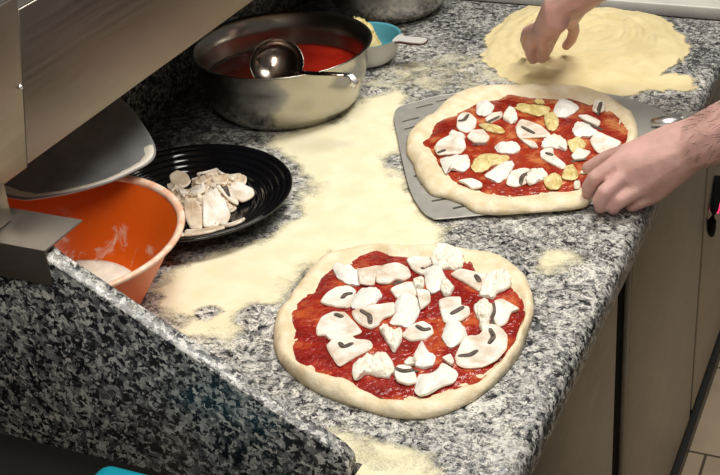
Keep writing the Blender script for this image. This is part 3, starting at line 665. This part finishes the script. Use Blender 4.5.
# ------------------------------------------------------------------ steel bowl of sauce, ladle
pc = (-0.895, 1.619, ZT+0.0004)
pot = thing('steel_mixing_bowl', pc, 'large steel bowl of red tomato sauce with a ladle in it', 'bowl')
obj('bowl', lathe_bm([(0, 0), (0.086, 0), (0.103, 0.005), (0.115, 0.020), (0.1235, 0.045), (0.1285, 0.070), (0.1305, 0.094), (0.1365, 0.0985), (0.1375, 0.1005), (0.1365, 0.1015), (0.1285, 0.0975), (0.127, 0.070), (0.122, 0.045), (0.1135, 0.0215), (0.102, 0.007), (0.086, 0.002), (0, 0.002)], pc, 96), M['steel_pot'], pot)
def sauce_disc(c, r, z, amp, sc, seed, n=64, rings=14, edge=0.0):
    bm = bmesh.new(); prev = None; cen = bm.verts.new((c[0], c[1], z))
    for i in range(1, rings+1):
        s = i/rings; ring = []
        for k in range(n):
            x, y = c[0]+r*s*math.cos(2*PI*k/n), c[1]+r*s*math.sin(2*PI*k/n)
            ring.append(bm.verts.new((x, y, z+(amp*fbm(x, y, seed, sc) if i < rings else 0)+edge*s**6)))
        for k in range(n):
            if prev is None: bm.faces.new((cen, ring[k], ring[(k+1) % n]))
            else: bm.faces.new((prev[k], ring[k], ring[(k+1) % n], prev[(k+1) % n]))
        prev = ring
    low = [bm.verts.new((v.co.x*1+(c[0]-v.co.x)*0.06, v.co.y+(c[1]-v.co.y)*0.06, z-0.006)) for v in prev]
    for k in range(n): bm.faces.new((prev[k], low[k], low[(k+1) % n], prev[(k+1) % n]))
    bm.faces.new(low[::-1]); bmesh.ops.recalc_face_normals(bm, faces=bm.faces[:]); return bm
s = obj('pot_sauce', sauce_disc(pc, 0.1215, ZT+0.050, 0.002, 30, 2.0, edge=0.0015), M['sauce_pot'])
tag(s, 'smooth red tomato sauce filling the large steel bowl', 'tomato sauce', kind='stuff')
lc = Vector((-0.876, 1.566, 0.992))
lad = thing('ladle', lc, 'steel ladle lying across the rim of the sauce bowl', 'ladle')
nrm = Vector((0.30, -0.62, 0.72)).normalized(); uu = nrm.cross(Vector((0, 0, 1))).normalized(); vv = uu.cross(nrm)
bm = bmesh.new(); R = 0.040; rows = []
for sgn, rad in ((1, R), (-1, R-0.0013)):
    for i in range(0, 11):
        a = (PI/2)*(i/10) if sgn > 0 else (PI/2)*(1-i/10)
        rr, dd = rad*math.sin(a), -rad*math.cos(a)*0.62
        rows.append([bm.verts.new(lc+nrm*dd+(uu*math.cos(2*PI*k/40)+vv*math.sin(2*PI*k/40))*max(rr, 0.0004)) for k in range(40)])
for a, b in zip(rows, rows[1:]):
    for k in range(40): bm.faces.new((a[k], a[(k+1) % 40], b[(k+1) % 40], b[k]))
bm.faces.new(rows[0][::-1]); bm.faces.new(rows[-1]); bmesh.ops.recalc_face_normals(bm, faces=bm.faces[:])
obj('ladle_bowl', bm, M['steel_ladle'], lad)
obj('handle', tube_bm([(-0.841, 1.548, 0.990), (-0.815, 1.530, 0.998), (-0.790, 1.516, 1.0048), (-0.760, 1.515, 1.0078), (-0.739, 1.516, 1.0080)], [0.005, 0.006, 0.006, 0.006, 0.0055], 12, flat=0.35), M['steel_ladle'], lad)
obj('hanging_hook', tube_bm([(-0.741, 1.5155, 1.0085), (-0.732, 1.516, 1.0075), (-0.727, 1.514, 1.000), (-0.731, 1.511, 0.992)], [0.0065, 0.007, 0.007, 0.006], 12, flat=0.4, up=(0.3, 0, 1)), M['steel_bright'], lad)

# second steel bowl further back
p2 = (-0.898, 2.040, ZT+0.0004)
b2 = obj('steel_mixing_bowl', lathe_bm([(0, 0), (0.070, 0), (0.086, 0.006), (0.100, 0.022), (0.110, 0.045), (0.117, 0.080), (0.1205, 0.110), (0.125, 0.114), (0.1245, 0.116), (0.119, 0.112), (0.1155, 0.080), (0.1085, 0.045), (0.098, 0.023), (0.085, 0.008), (0.07, 0.002), (0, 0.002)], p2, 80), M['steel_pot'])
tag(b2, 'second steel bowl at the very back, only its lower side showing', 'bowl')

# enamel pan of artichokes
ec = (-0.846, 1.812, ZT+0.0004)
ep = thing('enamel_pan', ec, 'small white enamel pan with turquoise inside holding yellow artichokes', 'pan')
obj('bowl', lathe_bm([(0, 0), (0.036, 0), (0.047, 0.008), (0.054, 0.024), (0.0565, 0.042), (0.0585, 0.0445)], ec, 64), M['enamel_out'], ep)
obj('lining', lathe_bm([(0.0585, 0.0446), (0.0565, 0.0448), (0.0545, 0.042), (0.052, 0.024), (0.045, 0.0095), (0.035, 0.0018), (0, 0.0018)], ec, 64), M['enamel_in'], ep)['label'] = 'turquoise inside'
hp = [(0.055, -0.014), (0.066, -0.011), (0.083, -0.0125), (0.100, -0.011), (0.107, -0.005), (0.107, 0.006), (0.100, 0.011), (0.083, 0.011), (0.066, 0.010), (0.055, 0.014)]
ha = math.radians(-2)
hp3 = [(ec[0]+u*math.cos(ha)-v*math.sin(ha), ec[1]+u*math.sin(ha)+v*math.cos(ha)) for u, v in hp]
hd = obj('handle', prism_bm([tuple(q) for q in smooth_closed(hp3, 4)], 'z', ec[2]+0.0425, ec[2]+0.0455), M['enamel_out'], ep); sharp(hd)
obj('handle_edge', tube_bm([(q[0], q[1], ec[2]+0.0425) for q in smooth_closed(hp3, 4)[2:-6]], 0.0017, 8), M['enamel_edge'], ep)
hmE = Heights(ec[0]-.07, ec[0]+.07, ec[1]-.07, ec[1]+.07, lambda X, Y: ec[2]+0.010+0.034*np.clip(1-(np.hypot(X-ec[0]+0.012, Y-ec[1]+0.012)/0.056)**2, 0, 1)-0.001)
AL = ['yellow artichoke piece heaped in the enamel pan against its rim', 'yellow artichoke piece in the middle of the enamel pan with a dark hole', 'yellow artichoke leaf tip on the near side of the enamel pan', 'yellow artichoke heart at the bottom of the enamel pan heap', 'yellow artichoke shred sticking up at the back of the enamel pan']
for i, pl in enumerate([
    [(-40, -18), (-10, -38), (20, -36), (30, -14), (8, 4), (-20, 8)], [(-44, -6), (-24, -16), (-2, -6), (6, 14), (-14, 32), (-38, 18)],
    [(4, -30), (28, -28), (38, -10), (26, 8), (8, -2)], [(-20, -20), (8, -20), (18, 4), (0, 22), (-22, 10)]]):
    me, _ = piece(hmE, [(ec[0]+x/1000, ec[1]+y/1000) for x, y in pl], 0.011, 'a', 300+i, False)
    o = obj('artichoke_piece', me, M['artichoke']); tag(o, AL[i], 'artichoke', 'artichoke pieces in the enamel pan')
o = obj('artichoke_piece', tube_bm([(ec[0]-0.030, ec[1]+0.018, ec[2]+0.046), (ec[0]-0.029, ec[1]+0.020, ec[2]+0.056), (ec[0]-0.026, ec[1]+0.022, ec[2]+0.066)], [0.0035, 0.0022, 0.0008], 8), M['artichoke'])
tag(o, AL[4], 'artichoke', 'artichoke pieces in the enamel pan')

# ------------------------------------------------------------------ orange bowl with flour
oc = (-0.889, 1.0265, ZT+0.0004)
ob = thing('orange_bowl', oc, 'orange plastic bowl with a worn pale rim behind the granite panel', 'bowl')
outp = [(0, 0), (0.082, 0), (0.088, 0.003), (0.100, 0.022), (0.120, 0.055), (0.136, 0.083), (0.1435, 0.094)]
inp = [(0.1415, 0.0945), (0.133, 0.083), (0.117, 0.055), (0.097, 0.023), (0.085, 0.005), (0, 0.004)]
obj('outside', lathe_bm(outp, oc, 96), M['orange_out'], ob)
obj('inside', lathe_bm(inp, oc, 96), M['orange_in'], ob)['label'] = 'orange inside smeared with flour'
obj('rim', lathe_bm([(0.1432, 0.0935), (0.1495, 0.0950), (0.1512, 0.0975), (0.1505, 0.1000), (0.1470, 0.1008), (0.1425, 0.0985), (0.1412, 0.0945)], oc, 96, True), M['rim_pale'], ob)['label'] = 'worn pale rim'
fl = obj('flour', sauce_disc(oc, 0.086, ZT+0.013, 0.006, 26, 9.0), M['flour'])
tag(fl, 'pale flour lying in the bottom of the orange bowl', 'flour', kind='stuff')

# grey dish leaning over the orange bowl
Lc, Lu, Lv, Ln = Vector(LID_C), Vector(LID_U), Vector(LID_V), Vector(LID_N)
LP = ccw(smooth_closed(mm(LID), 5)); bm = bmesh.new(); n = len(LP); rows = []
prof = [(0.02, -0.010), (0.4, -0.0095), (0.70, -0.007), (0.86, -0.003), (0.93, 0.0), (0.975, 0.0008), (1.0, 0.0), (1.0, -0.0016), (0.97, -0.0018), (0.92, -0.0028), (0.85, -0.0055), (0.70, -0.0093), (0.4, -0.0118), (0.02, -0.0123)]
for s_, z_ in prof: rows.append([bm.verts.new(Lc+Lu*(q[0]*s_)+Lv*(q[1]*s_)+Ln*z_) for q in LP])
for a, b in zip(rows, rows[1:]):
    for k in range(n): bm.faces.new((a[k], a[(k+1) % n], b[(k+1) % n], b[k]))
bm.faces.new(rows[0][::-1]); bm.faces.new(rows[-1]); bmesh.ops.recalc_face_normals(bm, faces=bm.faces[:])
lid = obj('grey_dish', bm, M['grey_dish']); tag(lid, 'rounded shallow grey dish lying tilted over the orange bowl under the cabinet', 'dish')
bm = bmesh.new(); rows = []
ks = [k for k in range(n) if LP[k][1] < 0.058 and LP[k][0] > -0.10 and not (LP[k][0] < -0.04 and LP[k][1] > 0)]
ks = sorted(ks, key=lambda k: math.atan2(LP[k][1], LP[k][0]))
for k in ks:
    i = len(rows); f = 0.835+0.035*fbm(LP[k][0], LP[k][1], 3.3, 50); f2 = 0.97
    rows.append([bm.verts.new(Lc+Lu*(LP[k][0]*t)+Lv*(LP[k][1]*t)+Ln*(np.interp(t, [0.70, 0.86, 0.93, 0.975], [-0.007, -0.003, 0, 0.0008])+0.0010*math.sin(PI*j/4))) for j, t in enumerate(np.linspace(f, f2, 5))])
for a, b in zip(rows, rows[1:]):
    for j in range(4): bm.faces.new((a[j], a[j+1], b[j+1], b[j]))
bmesh.ops.recalc_face_normals(bm, faces=bm.faces[:])
obj('flour_crust', bm, M['flour'], lid)['label'] = 'pale flour crust along the rim'

# ------------------------------------------------------------------ black plate of mushrooms
plc = (-0.864, 1.276, ZT+0.0004)
def ridge(r): return 0.0013*math.sin((r-0.078)/0.0085*2*PI) if 0.078 < r < 0.130 else 0
rr = np.linspace(0.076, 0.132, 46)
zi = lambda r: 0.004+0.028*((r-0.076)/0.055)**1.15 if r > 0.076 else 0.004
prof = [(0, 0.001), (0.070, 0.001), (0.073, 0.0), (0.078, 0.0015)]+[(r, zi(r)-0.0045) for r in (0.09, 0.105, 0.120)]+[(0.132, 0.0275), (0.1355, 0.0312), (0.1345, 0.0328)]
prof += [(r, zi(r)+ridge(r)) for r in rr[::-1]]+[(0.05, 0.004), (0, 0.004)]
plate = obj('black_plate', lathe_bm(prof, plc, 96), M['black_gloss'])
tag(plate, 'round black ridged plate holding a pile of raw mushroom slices', 'plate')
ALLP = [mm(p) for k, p in PLATE_SLICES if k == 'a']; pcx = np.mean([p.mean(0) for p in ALLP], 0)
def plate_z(X, Y):
    r = np.hypot(X-plc[0], Y-plc[1]); return plc[2]+np.where(r < 0.076, 0.004, 0.0045+0.028*(np.clip(r-0.076, 0, 1)/0.055)**1.15)+0.0012*(r > 0.078)
hmP = Heights(plc[0]-.135, plc[0]+.135, plc[1]-.135, plc[1]+.135, plate_z)
rnd = random.Random(5)
CAPS = [(-22, 4), (-20, 14), (-10, 21), (2, 23), (14, 20), (21, 12), (22, 4), (14, 1), (7, 3), (6, -12), (0, -15), (-6, -12), (-7, 3), (-14, 1)]
low = []
for i in range(30):
    a = rnd.uniform(0, 2*PI); rad = 0.044*math.sqrt(rnd.random()); th = rnd.uniform(0, 2*PI); s_ = rnd.uniform(0.75, 1.0)/1000
    x, y = pcx[0]-0.004+rad*math.cos(a), pcx[1]+0.008+rad*math.sin(a)*1.1
    me, _ = piece(hmP, [(x+s_*(u*math.cos(th)-v*math.sin(th)), y+s_*(u*math.sin(th)+v*math.cos(th))) for u, v in CAPS], 0.0046, 'm', 500+i)
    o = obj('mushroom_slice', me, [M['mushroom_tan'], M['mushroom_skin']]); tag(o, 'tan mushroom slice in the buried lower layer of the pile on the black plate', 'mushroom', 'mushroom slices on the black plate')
PLAB = ['long mushroom stalk slice low on the near side of the plate pile', 'mushroom stalk slice lying lowest along the near edge of the plate pile', 'small mushroom slice wedged between orange bowl rim and near plate edge',
 'tan square mushroom slice beside the orange bowl rim on the plate', 'large pale mushroom cap slice in the centre front of the plate pile', 'curled mushroom slice lying apart toward the near bare side of the plate',
 'arched mushroom slice above the tan square one in the plate pile', 'narrow mushroom slice standing along the orange bowl side of the plate pile', 'mushroom cap slice at the bare right end of the plate pile',
 'mushroom slice with a dark gill slot across the middle of the plate pile', '', 'short mushroom stalk slice in the middle of the plate pile', 'greyish mushroom cap slice at the far end near the orange bowl',
 'small mushroom slice just behind the greyish cap on the plate pile', 'long flat mushroom slice topping the far edge of the plate pile', 'mushroom slice with dark gills near the far edge of the plate pile',
 'mushroom slice slanting down at the far right edge of the plate pile', 'mushroom slice with tan stripes between gilled and slotted slices on the plate', 'thin mushroom slice under the far gilled slice in the plate pile', 'tiny mushroom slice closest to the orange bowl at the far end']
prev = None
for i, (k, p) in enumerate(PLATE_SLICES):
    if k == 'g':
        q = mm(p); gill(hmP, [q[0], q[1], q[2]], 0.0034, prev); continue
    me, _ = piece(hmP, mm(p), 0.0052, 'm', 540+i)
    prev = obj('mushroom_slice', me, [M['mushroom_tan' if i in (0, 1, 3, 12, 15, 17, 19, 18) else 'mushroom'], M['mushroom_skin']]); tag(prev, PLAB[i], 'mushroom', 'mushroom slices on the black plate')
    if i == 15:
        c_ = mm(p).mean(0); gill(hmP, [c_+(-0.012, -0.004), c_, c_+(0.012, 0.005)], 0.003, prev)

# ------------------------------------------------------------------ peel
PP = ccw(smooth_closed(mm(PEEL), 4))
pz = 0.9035
peel = obj('pizza_peel', prism_bm([tuple(q) for q in PP], 'z', pz, pz+0.0018), M['steel_peel'])
bm = bmesh.new()
for p_, q_ in SLOTS:
        a, b = Vector(p_)/1000, Vector(q_)/1000; d_ = (b-a).normalized(); w_ = Vector((-d_.y, d_.x))*0.0023
        q = [a+w_, a-w_, b-w_, b+w_]
        lo = [bm.verts.new((v.x, v.y, pz-0.01)) for v in q]; hi = [bm.verts.new((v.x, v.y, pz+0.01)) for v in q]
        bm.faces.new(lo); bm.faces.new(hi[::-1])
        for k in range(4): bm.faces.new((lo[k], hi[k], hi[(k+1) % 4], lo[(k+1) % 4]))
bmesh.ops.recalc_face_normals(bm, faces=bm.faces[:])
cut = obj('cut', bm, None, None, False)
md = peel.modifiers.new('slots', 'BOOLEAN'); md.operation = 'DIFFERENCE'; md.object = cut; md.solver = 'EXACT'
bpy.context.view_layer.update()
me = bpy.data.meshes.new_from_object(peel.evaluated_get(bpy.context.evaluated_depsgraph_get()))
peel.modifiers.clear(); peel.data = me; bpy.data.objects.remove(cut); sharp(peel, 30)
tag(peel, 'flat slotted metal pizza peel under the far pizza', 'pizza peel')
lip = obj('raised_edge', tube_bm([(q[0], q[1], pz+0.0012) for q in np.r_[PP[:], PP[:1]]], 0.0010, 8), M['steel_peel'], peel)
obj('handle_socket', tube_bm([(-0.350, 1.677, pz+0.007), (-0.328, 1.684, pz+0.009), (-0.300, 1.697, pz+0.010)], [0.009, 0.012, 0.011], 16, flat=0.6), M['steel_bright'], peel)['label'] = 'bright steel socket'
obj('handle', tube_bm([(-0.310, 1.693, pz+0.010), (-0.22, 1.727, pz+0.012), (-0.10, 1.770, pz+0.016)], 0.0095, 16), M['steel_peel'], peel)

# ------------------------------------------------------------------ pizzas and toppings
_, hm1 = pizza('pizza', 'raw pizza nearest the camera lying straight on the worktop', PIZZA_FRONT, SAUCE_FRONT, ZT+0.0012, M['sauce_front'], 1.0)
FL = ['ragged mozzarella strip at the upper left sauce edge of the front pizza', 'plain pale mushroom slab between ragged strip and broad cap, front pizza',
 'broad white mushroom cap beside the far sauce edge of the front pizza', 'mushroom slice with dark gill dot, farther of the leftmost pair on the front pizza',
 'rounded mozzarella lump right of the dark-dotted left mushroom, front pizza', 'long-stalked mushroom slice pointing at the big central mozzarella, front pizza',
 'broad folded mushroom slice at the far left of the front pizza sauce', 'wide-stalked mushroom slice with dark gills on the lower left, front pizza',
 'crumbly mozzarella lump low on the left half of the front pizza', 'square pale mushroom stalk touching the top of the central mozzarella, front pizza',
 'biggest mozzarella lump in the middle of the front pizza', 'thin mushroom sliver on the right flank of the central mozzarella, front pizza',
 'mushroom slice left of the far crumbled mozzarella heap on the front pizza', 'crumbled mozzarella heap on the far rim side of the front pizza',
 'oval mozzarella slice just below the far crumbled heap, front pizza', 'small round mozzarella bit right of the oval slice, front pizza',
 'small mozzarella bit left of the oval slice, front pizza', 'long mushroom stalk slice reaching the right crumbled heap, front pizza',
 'crumbled mozzarella heap at the upper right sauce edge, front pizza', 'L-shaped mushroom slice right of centre on the front pizza',
 'smooth rounded mozzarella piece below the L-shaped mushroom, front pizza', 'round pale mozzarella ball left of the pointed right mushroom, front pizza',
 'pointed half mushroom cap nearest the right sauce edge of front pizza', 'tiny mozzarella crumb joining ball and large mushroom, front pizza',
 'largest mushroom slice, low on the right of the front pizza', 'mushroom cap with dark gills just below the central mozzarella, front pizza',
 'triangular mozzarella crumble below centre left of the front pizza', 'rounded mushroom slice half under the lower mozzarella wedge, front pizza',
 'upright mozzarella wedge above the lowest mozzarella slab, front pizza', 'small mushroom tip left of the upright mozzarella wedge, front pizza',
 'large flat mozzarella slab nearest the bottom sauce edge of front pizza', 'thin mushroom sliver behind the lowest mozzarella slab, front pizza']
toppings(hm1, TOPS_FRONT, FL, 20, 'the front pizza')
_, hm2 = pizza('pizza', 'raw pizza on the metal peel with a hand at its edge', PIZZA_PEEL, SAUCE_PEEL, pz+0.0024, M['sauce_peel'], 2.4)
BL = ['mushroom slice with a dark gill crescent, upper left of the peel pizza', 'white mozzarella square near the far left sauce edge, peel pizza',
 'long yellow artichoke wedge along the far sauce edge, peel pizza', 'small artichoke bud on top of the far artichoke wedge, peel pizza',
 'large white mozzarella square near the far middle, peel pizza', 'upright pale mushroom cap by the far right sauce edge, peel pizza',
 'crumbled mozzarella left of the far artichoke wedge, peel pizza', 'narrow brown mushroom strip left of the crumbled mozzarella, peel pizza',
 'flat tan artichoke strip left of centre on the peel pizza', 'small ragged mozzarella lump between two left mushrooms, peel pizza',
 'smooth white mushroom cap left of centre on the peel pizza', 'broad mushroom slice at the far left sauce edge of the peel pizza',
 'ragged mozzarella slab low on the left of the peel pizza', 'yellow leafy artichoke heart left of centre on the peel pizza',
 'white mozzarella slab below the yellow artichoke heart, peel pizza', 'curved mushroom slice near the front sauce edge of the peel pizza',
 'mozzarella crumble filling the curved front mushroom, peel pizza', 'forked mushroom slice lowest on the left of the peel pizza',
 'small brown artichoke bud by the front sauce edge, peel pizza', 'Y-shaped mushroom slice in the centre of the peel pizza',
 'crumbled mozzarella right of centre on the peel pizza', 'oval mozzarella piece just below the Y-shaped mushroom, peel pizza',
 'thin pale mushroom strip below the Y-shaped mushroom, peel pizza', 'pale artichoke wedge left of the far right mozzarella, peel pizza',
 'mozzarella lump below the brown-edged mushroom strip, peel pizza', 'brown-edged mushroom strip below the upright cap, peel pizza',
 'square mushroom slab by the knuckles of the hand, peel pizza', 'curled long-stalked mushroom slice in front of centre, peel pizza',
 'reddish artichoke scrap right of centre on the peel pizza', 'thin mushroom slice under the reddish artichoke scrap, peel pizza',
 'mushroom slice pinched beside the fingers of the hand, peel pizza', 'tiny white mozzarella dot by the front sauce edge, peel pizza',
 'orange-stained artichoke shred between bud and fingers, peel pizza']
toppings(hm2, TOPS_PEEL, BL, 80, 'the peel pizza')

# ------------------------------------------------------------------ person
def hull(bm, sph):
    for x, y, z, r in sph: bmesh.ops.create_icosphere(bm, subdivisions=2, radius=r, matrix=Matrix.Translation((x, y, z)))
    for f in list(bm.faces): bm.faces.remove(f)
    for e in list(bm.edges): bm.edges.remove(e)
    bmesh.ops.convex_hull(bm, input=bm.verts[:])
    for v in [v for v in bm.verts if not v.link_faces]: bm.verts.remove(v)
    bmesh.ops.recalc_face_normals(bm, faces=bm.faces[:])
def solid(groups, name, mt, parent, vox, it=6):
    allv = bpy.data.meshes.new('tmp'); out = bmesh.new()
    for g in groups:
        b = bmesh.new(); hull(b, g); t = bpy.data.meshes.new('t'); b.to_mesh(t); b.free(); out.from_mesh(t); bpy.data.meshes.remove(t)
    out.to_mesh(allv); out.free()
    o = bpy.data.objects.new('tmp', allv); C.objects.link(o)
    r_ = o.modifiers.new('r', 'REMESH'); r_.mode = 'VOXEL'; r_.voxel_size = vox; r_.use_smooth_shade = True
    s_ = o.modifiers.new('s', 'SMOOTH'); s_.factor = 0.5; s_.iterations = it
    bpy.context.view_layer.update()
    me = bpy.data.meshes.new_from_object(o.evaluated_get(bpy.context.evaluated_depsgraph_get()))
    bpy.data.objects.remove(o); return obj(name, me, mt, parent)
def chain(pts): return [[a, b] for a, b in zip(pts, pts[1:])]
G = []
# left hand holding the pizza edge
lw = [(-0.2588, 1.4846, 0.990, 0.023), (-0.2563, 1.4504, 0.982, 0.023)]
li = [(-0.3425, 1.4432, 0.960, 0.0122), (-0.3647, 1.4277, 0.945, 0.0103), (-0.3725, 1.4262, 0.931, 0.0092), (-0.3735, 1.4297, 0.922, 0.0085)]
lm_ = [(-0.3267, 1.4309, 0.953, 0.0122), (-0.3472, 1.4097, 0.937, 0.0105), (-0.3535, 1.4085, 0.924, 0.0094), (-0.3525, 1.4126, 0.9135, 0.0086)]
lr = [(-0.3066, 1.4266, 0.940, 0.0118), (-0.3284, 1.4126, 0.927, 0.0100), (-0.3360, 1.4140, 0.917, 0.0090), (-0.3376, 1.4172, 0.911, 0.0083)]
lp = [(-0.2914, 1.4389, 0.927, 0.0112), (-0.3059, 1.4272, 0.921, 0.0090), (-0.3140, 1.4290, 0.914, 0.0082), (-0.3185, 1.4310, 0.910, 0.0076)]
lt = [(-0.2868, 1.4884, 0.979, 0.020), (-0.3317, 1.4706, 0.965, 0.0132), (-0.3628, 1.4739, 0.949, 0.0112), (-0.3851, 1.4713, 0.9345, 0.0088)]
G += [[lw[0], lw[1], li[0], lm_[0]], [lw[0], lw[1], lm_[0], lr[0]], [lw[1], lr[0], lp[0], (-0.262, 1.452, 0.968, 0.020)], [lw[0], lt[0], lt[1]], [lt[1], li[0], lw[0]]]
for f in (li, lm_, lr, lp, lt[1:]): G += chain(f)
LE = (-0.030, 1.450, 1.130, 0.046)
G += [[lw[0], lw[1], (-0.2199, 1.4684, 1.016, 0.030), (-0.2180, 1.4500, 1.010, 0.030)], [(-0.2199, 1.4684, 1.016, 0.030), (-0.2180, 1.4500, 1.010, 0.030), (-0.120, 1.455, 1.078, 0.044)], [(-0.120, 1.455, 1.078, 0.044), LE], [LE, (-0.015, 1.50, 1.38, 0.058)]]
# right hand scooping semolina
rw = [(-0.4818, 1.7451, 1.050, 0.022), (-0.4982, 1.7187, 1.055, 0.022)]
ri = [(-0.5368, 1.7603, 1.000, 0.0122), (-0.5583, 1.7845, 0.965, 0.0103), (-0.5640, 1.7990, 0.947, 0.0092), (-0.5620, 1.8062, 0.933, 0.0085)]
rm = [(-0.5325, 1.7864, 1.000, 0.0122), (-0.5757, 1.8254, 0.968, 0.0103), (-0.5850, 1.8420, 0.949, 0.0092), (-0.5846, 1.8511, 0.933, 0.0085)]
rr_ = [(-0.5204, 1.7977, 1.000, 0.0118), (-0.5365, 1.8350, 0.968, 0.0100), (-0.5480, 1.8520, 0.945, 0.0090), (-0.5537, 1.8574, 0.930, 0.0082)]
rp = [(-0.5026, 1.8060, 1.000, 0.0108), (-0.5070, 1.8385, 0.972, 0.0090), (-0.5160, 1.8560, 0.950, 0.0082), (-0.5260, 1.8640, 0.936, 0.0076)]
rt = [(-0.4981, 1.7161, 1.035, 0.019), (-0.5228, 1.7390, 1.000, 0.0132), (-0.5342, 1.7821, 0.965, 0.0112), (-0.5472, 1.8051, 0.937, 0.0090)]
G += [[rw[0], rw[1], ri[0], rm[0]], [rw[0], rw[1], rm[0], rr_[0]], [rw[0], rr_[0], rp[0]], [rw[1], rt[0], rt[1]], [rt[1], ri[0], rw[1]]]
for f in (ri, rm, rr_, rp, rt[1:]): G += chain(f)
RE = (-0.262, 1.752, 1.235, 0.046)
G += [[rw[0], rw[1], (-0.452, 1.742, 1.083, 0.029), (-0.459, 1.722, 1.086, 0.029)], [(-0.452, 1.742, 1.083, 0.029), (-0.459, 1.722, 1.086, 0.029), (-0.35, 1.74, 1.168, 0.044)], [(-0.35, 1.74, 1.168, 0.044), RE], [RE, (-0.005, 1.84, 1.42, 0.058)]]
# trunk, neck, head, legs (beyond the picture)
G += [[(-0.015, 1.50, 1.38, 0.062), (-0.005, 1.84, 1.42, 0.062), (0.02, 1.60, 1.25, 0.11), (0.02, 1.76, 1.26, 0.11)], [(0.02, 1.60, 1.25, 0.11), (0.02, 1.76, 1.26, 0.11), (0.13, 1.60, 0.98, 0.12), (0.13, 1.76, 0.98, 0.12)],
      [(-0.01, 1.67, 1.42, 0.06), (-0.05, 1.67, 1.52, 0.055)], [(-0.07, 1.67, 1.63, 0.085), (-0.10, 1.67, 1.60, 0.075), (-0.115, 1.67, 1.55, 0.045)], [(-0.165, 1.67, 1.60, 0.012), (-0.188, 1.67, 1.585, 0.011)],
      [(-0.06, 1.585, 1.61, 0.014), (-0.055, 1.583, 1.585, 0.010)], [(-0.06, 1.755, 1.61, 0.014), (-0.055, 1.757, 1.585, 0.010)]]
for yy in (1.58, 1.78):
    G += [[(0.13, yy, 0.95, 0.095), (0.12, yy, 0.52, 0.062)], [(0.12, yy, 0.52, 0.062), (0.15, yy, 0.10, 0.042)], [(0.15, yy, 0.05, 0.040), (0.02, yy, 0.035, 0.030)]]
per = solid(G, 'person', M['skin'], None, 0.0023, 3)
tag(per, 'person reaching in with bare forearms, one hand on the pizza, the other scooping semolina', 'person')
T = [[(-0.015, 1.50, 1.38, 0.075), (-0.005, 1.84, 1.42, 0.075), (0.02, 1.60, 1.25, 0.125), (0.02, 1.76, 1.26, 0.125)], [(0.02, 1.60, 1.25, 0.125), (0.02, 1.76, 1.26, 0.125), (0.13, 1.60, 0.94, 0.135), (0.13, 1.76, 0.94, 0.135)],
     [(-0.015, 1.50, 1.38, 0.075), (-0.022, 1.475, 1.26, 0.068)], [(-0.005, 1.84, 1.42, 0.075), (-0.12, 1.80, 1.335, 0.068)]]
solid(T, 'shirt', M['cloth'], per, 0.008, 4)
T = []
for yy in (1.58, 1.78): T += [[(0.13, yy, 0.95, 0.112), (0.12, yy, 0.52, 0.085)], [(0.12, yy, 0.52, 0.085), (0.15, yy, 0.12, 0.072)]]
solid(T, 'trousers', M['cloth'], per, 0.008, 4)
for yy in (1.58, 1.78): solid([[(0.16, yy, 0.055, 0.05), (0.0, yy, 0.042, 0.04)]], 'shoe', M['black'], per, 0.008, 3)
# forearm hair
bm = bmesh.new(); rnd = random.Random(11)
from mathutils.bvhtree import BVHTree
bvh = BVHTree.FromObject(per, bpy.context.evaluated_depsgraph_get())
for (a, b, num) in ((Vector((-0.247, 1.466, 0.993)), Vector((-0.10, 1.455, 1.09)), 1100), (Vector((-0.47, 1.735, 1.07)), Vector((-0.33, 1.742, 1.18)), 120)):
    ax = (b-a).normalized()
    for i in range(num):
        p = a.lerp(b, rnd.random()**0.7); d = Vector((rnd.gauss(0, 1), rnd.gauss(0, 1), rnd.gauss(0.3, 1))); d -= ax*d.dot(ax); d.normalize()
        hit = bvh.ray_cast(p+d*0.12, -d, 0.2)
        if hit[0] is None: continue
        q, nn = hit[0], hit[1]; e = -ax*rnd.uniform(0.006, 0.011)+d.cross(ax)*rnd.gauss(0, 0.004)+nn*0.0022
        tube_bm([q, q+e*0.5+nn*0.0008, q+e], [0.00022, 0.00018, 0.0001], 3, bm)
hr = obj('arm_hair', bm, M['hair'], per); hr['kind'] = 'stuff'
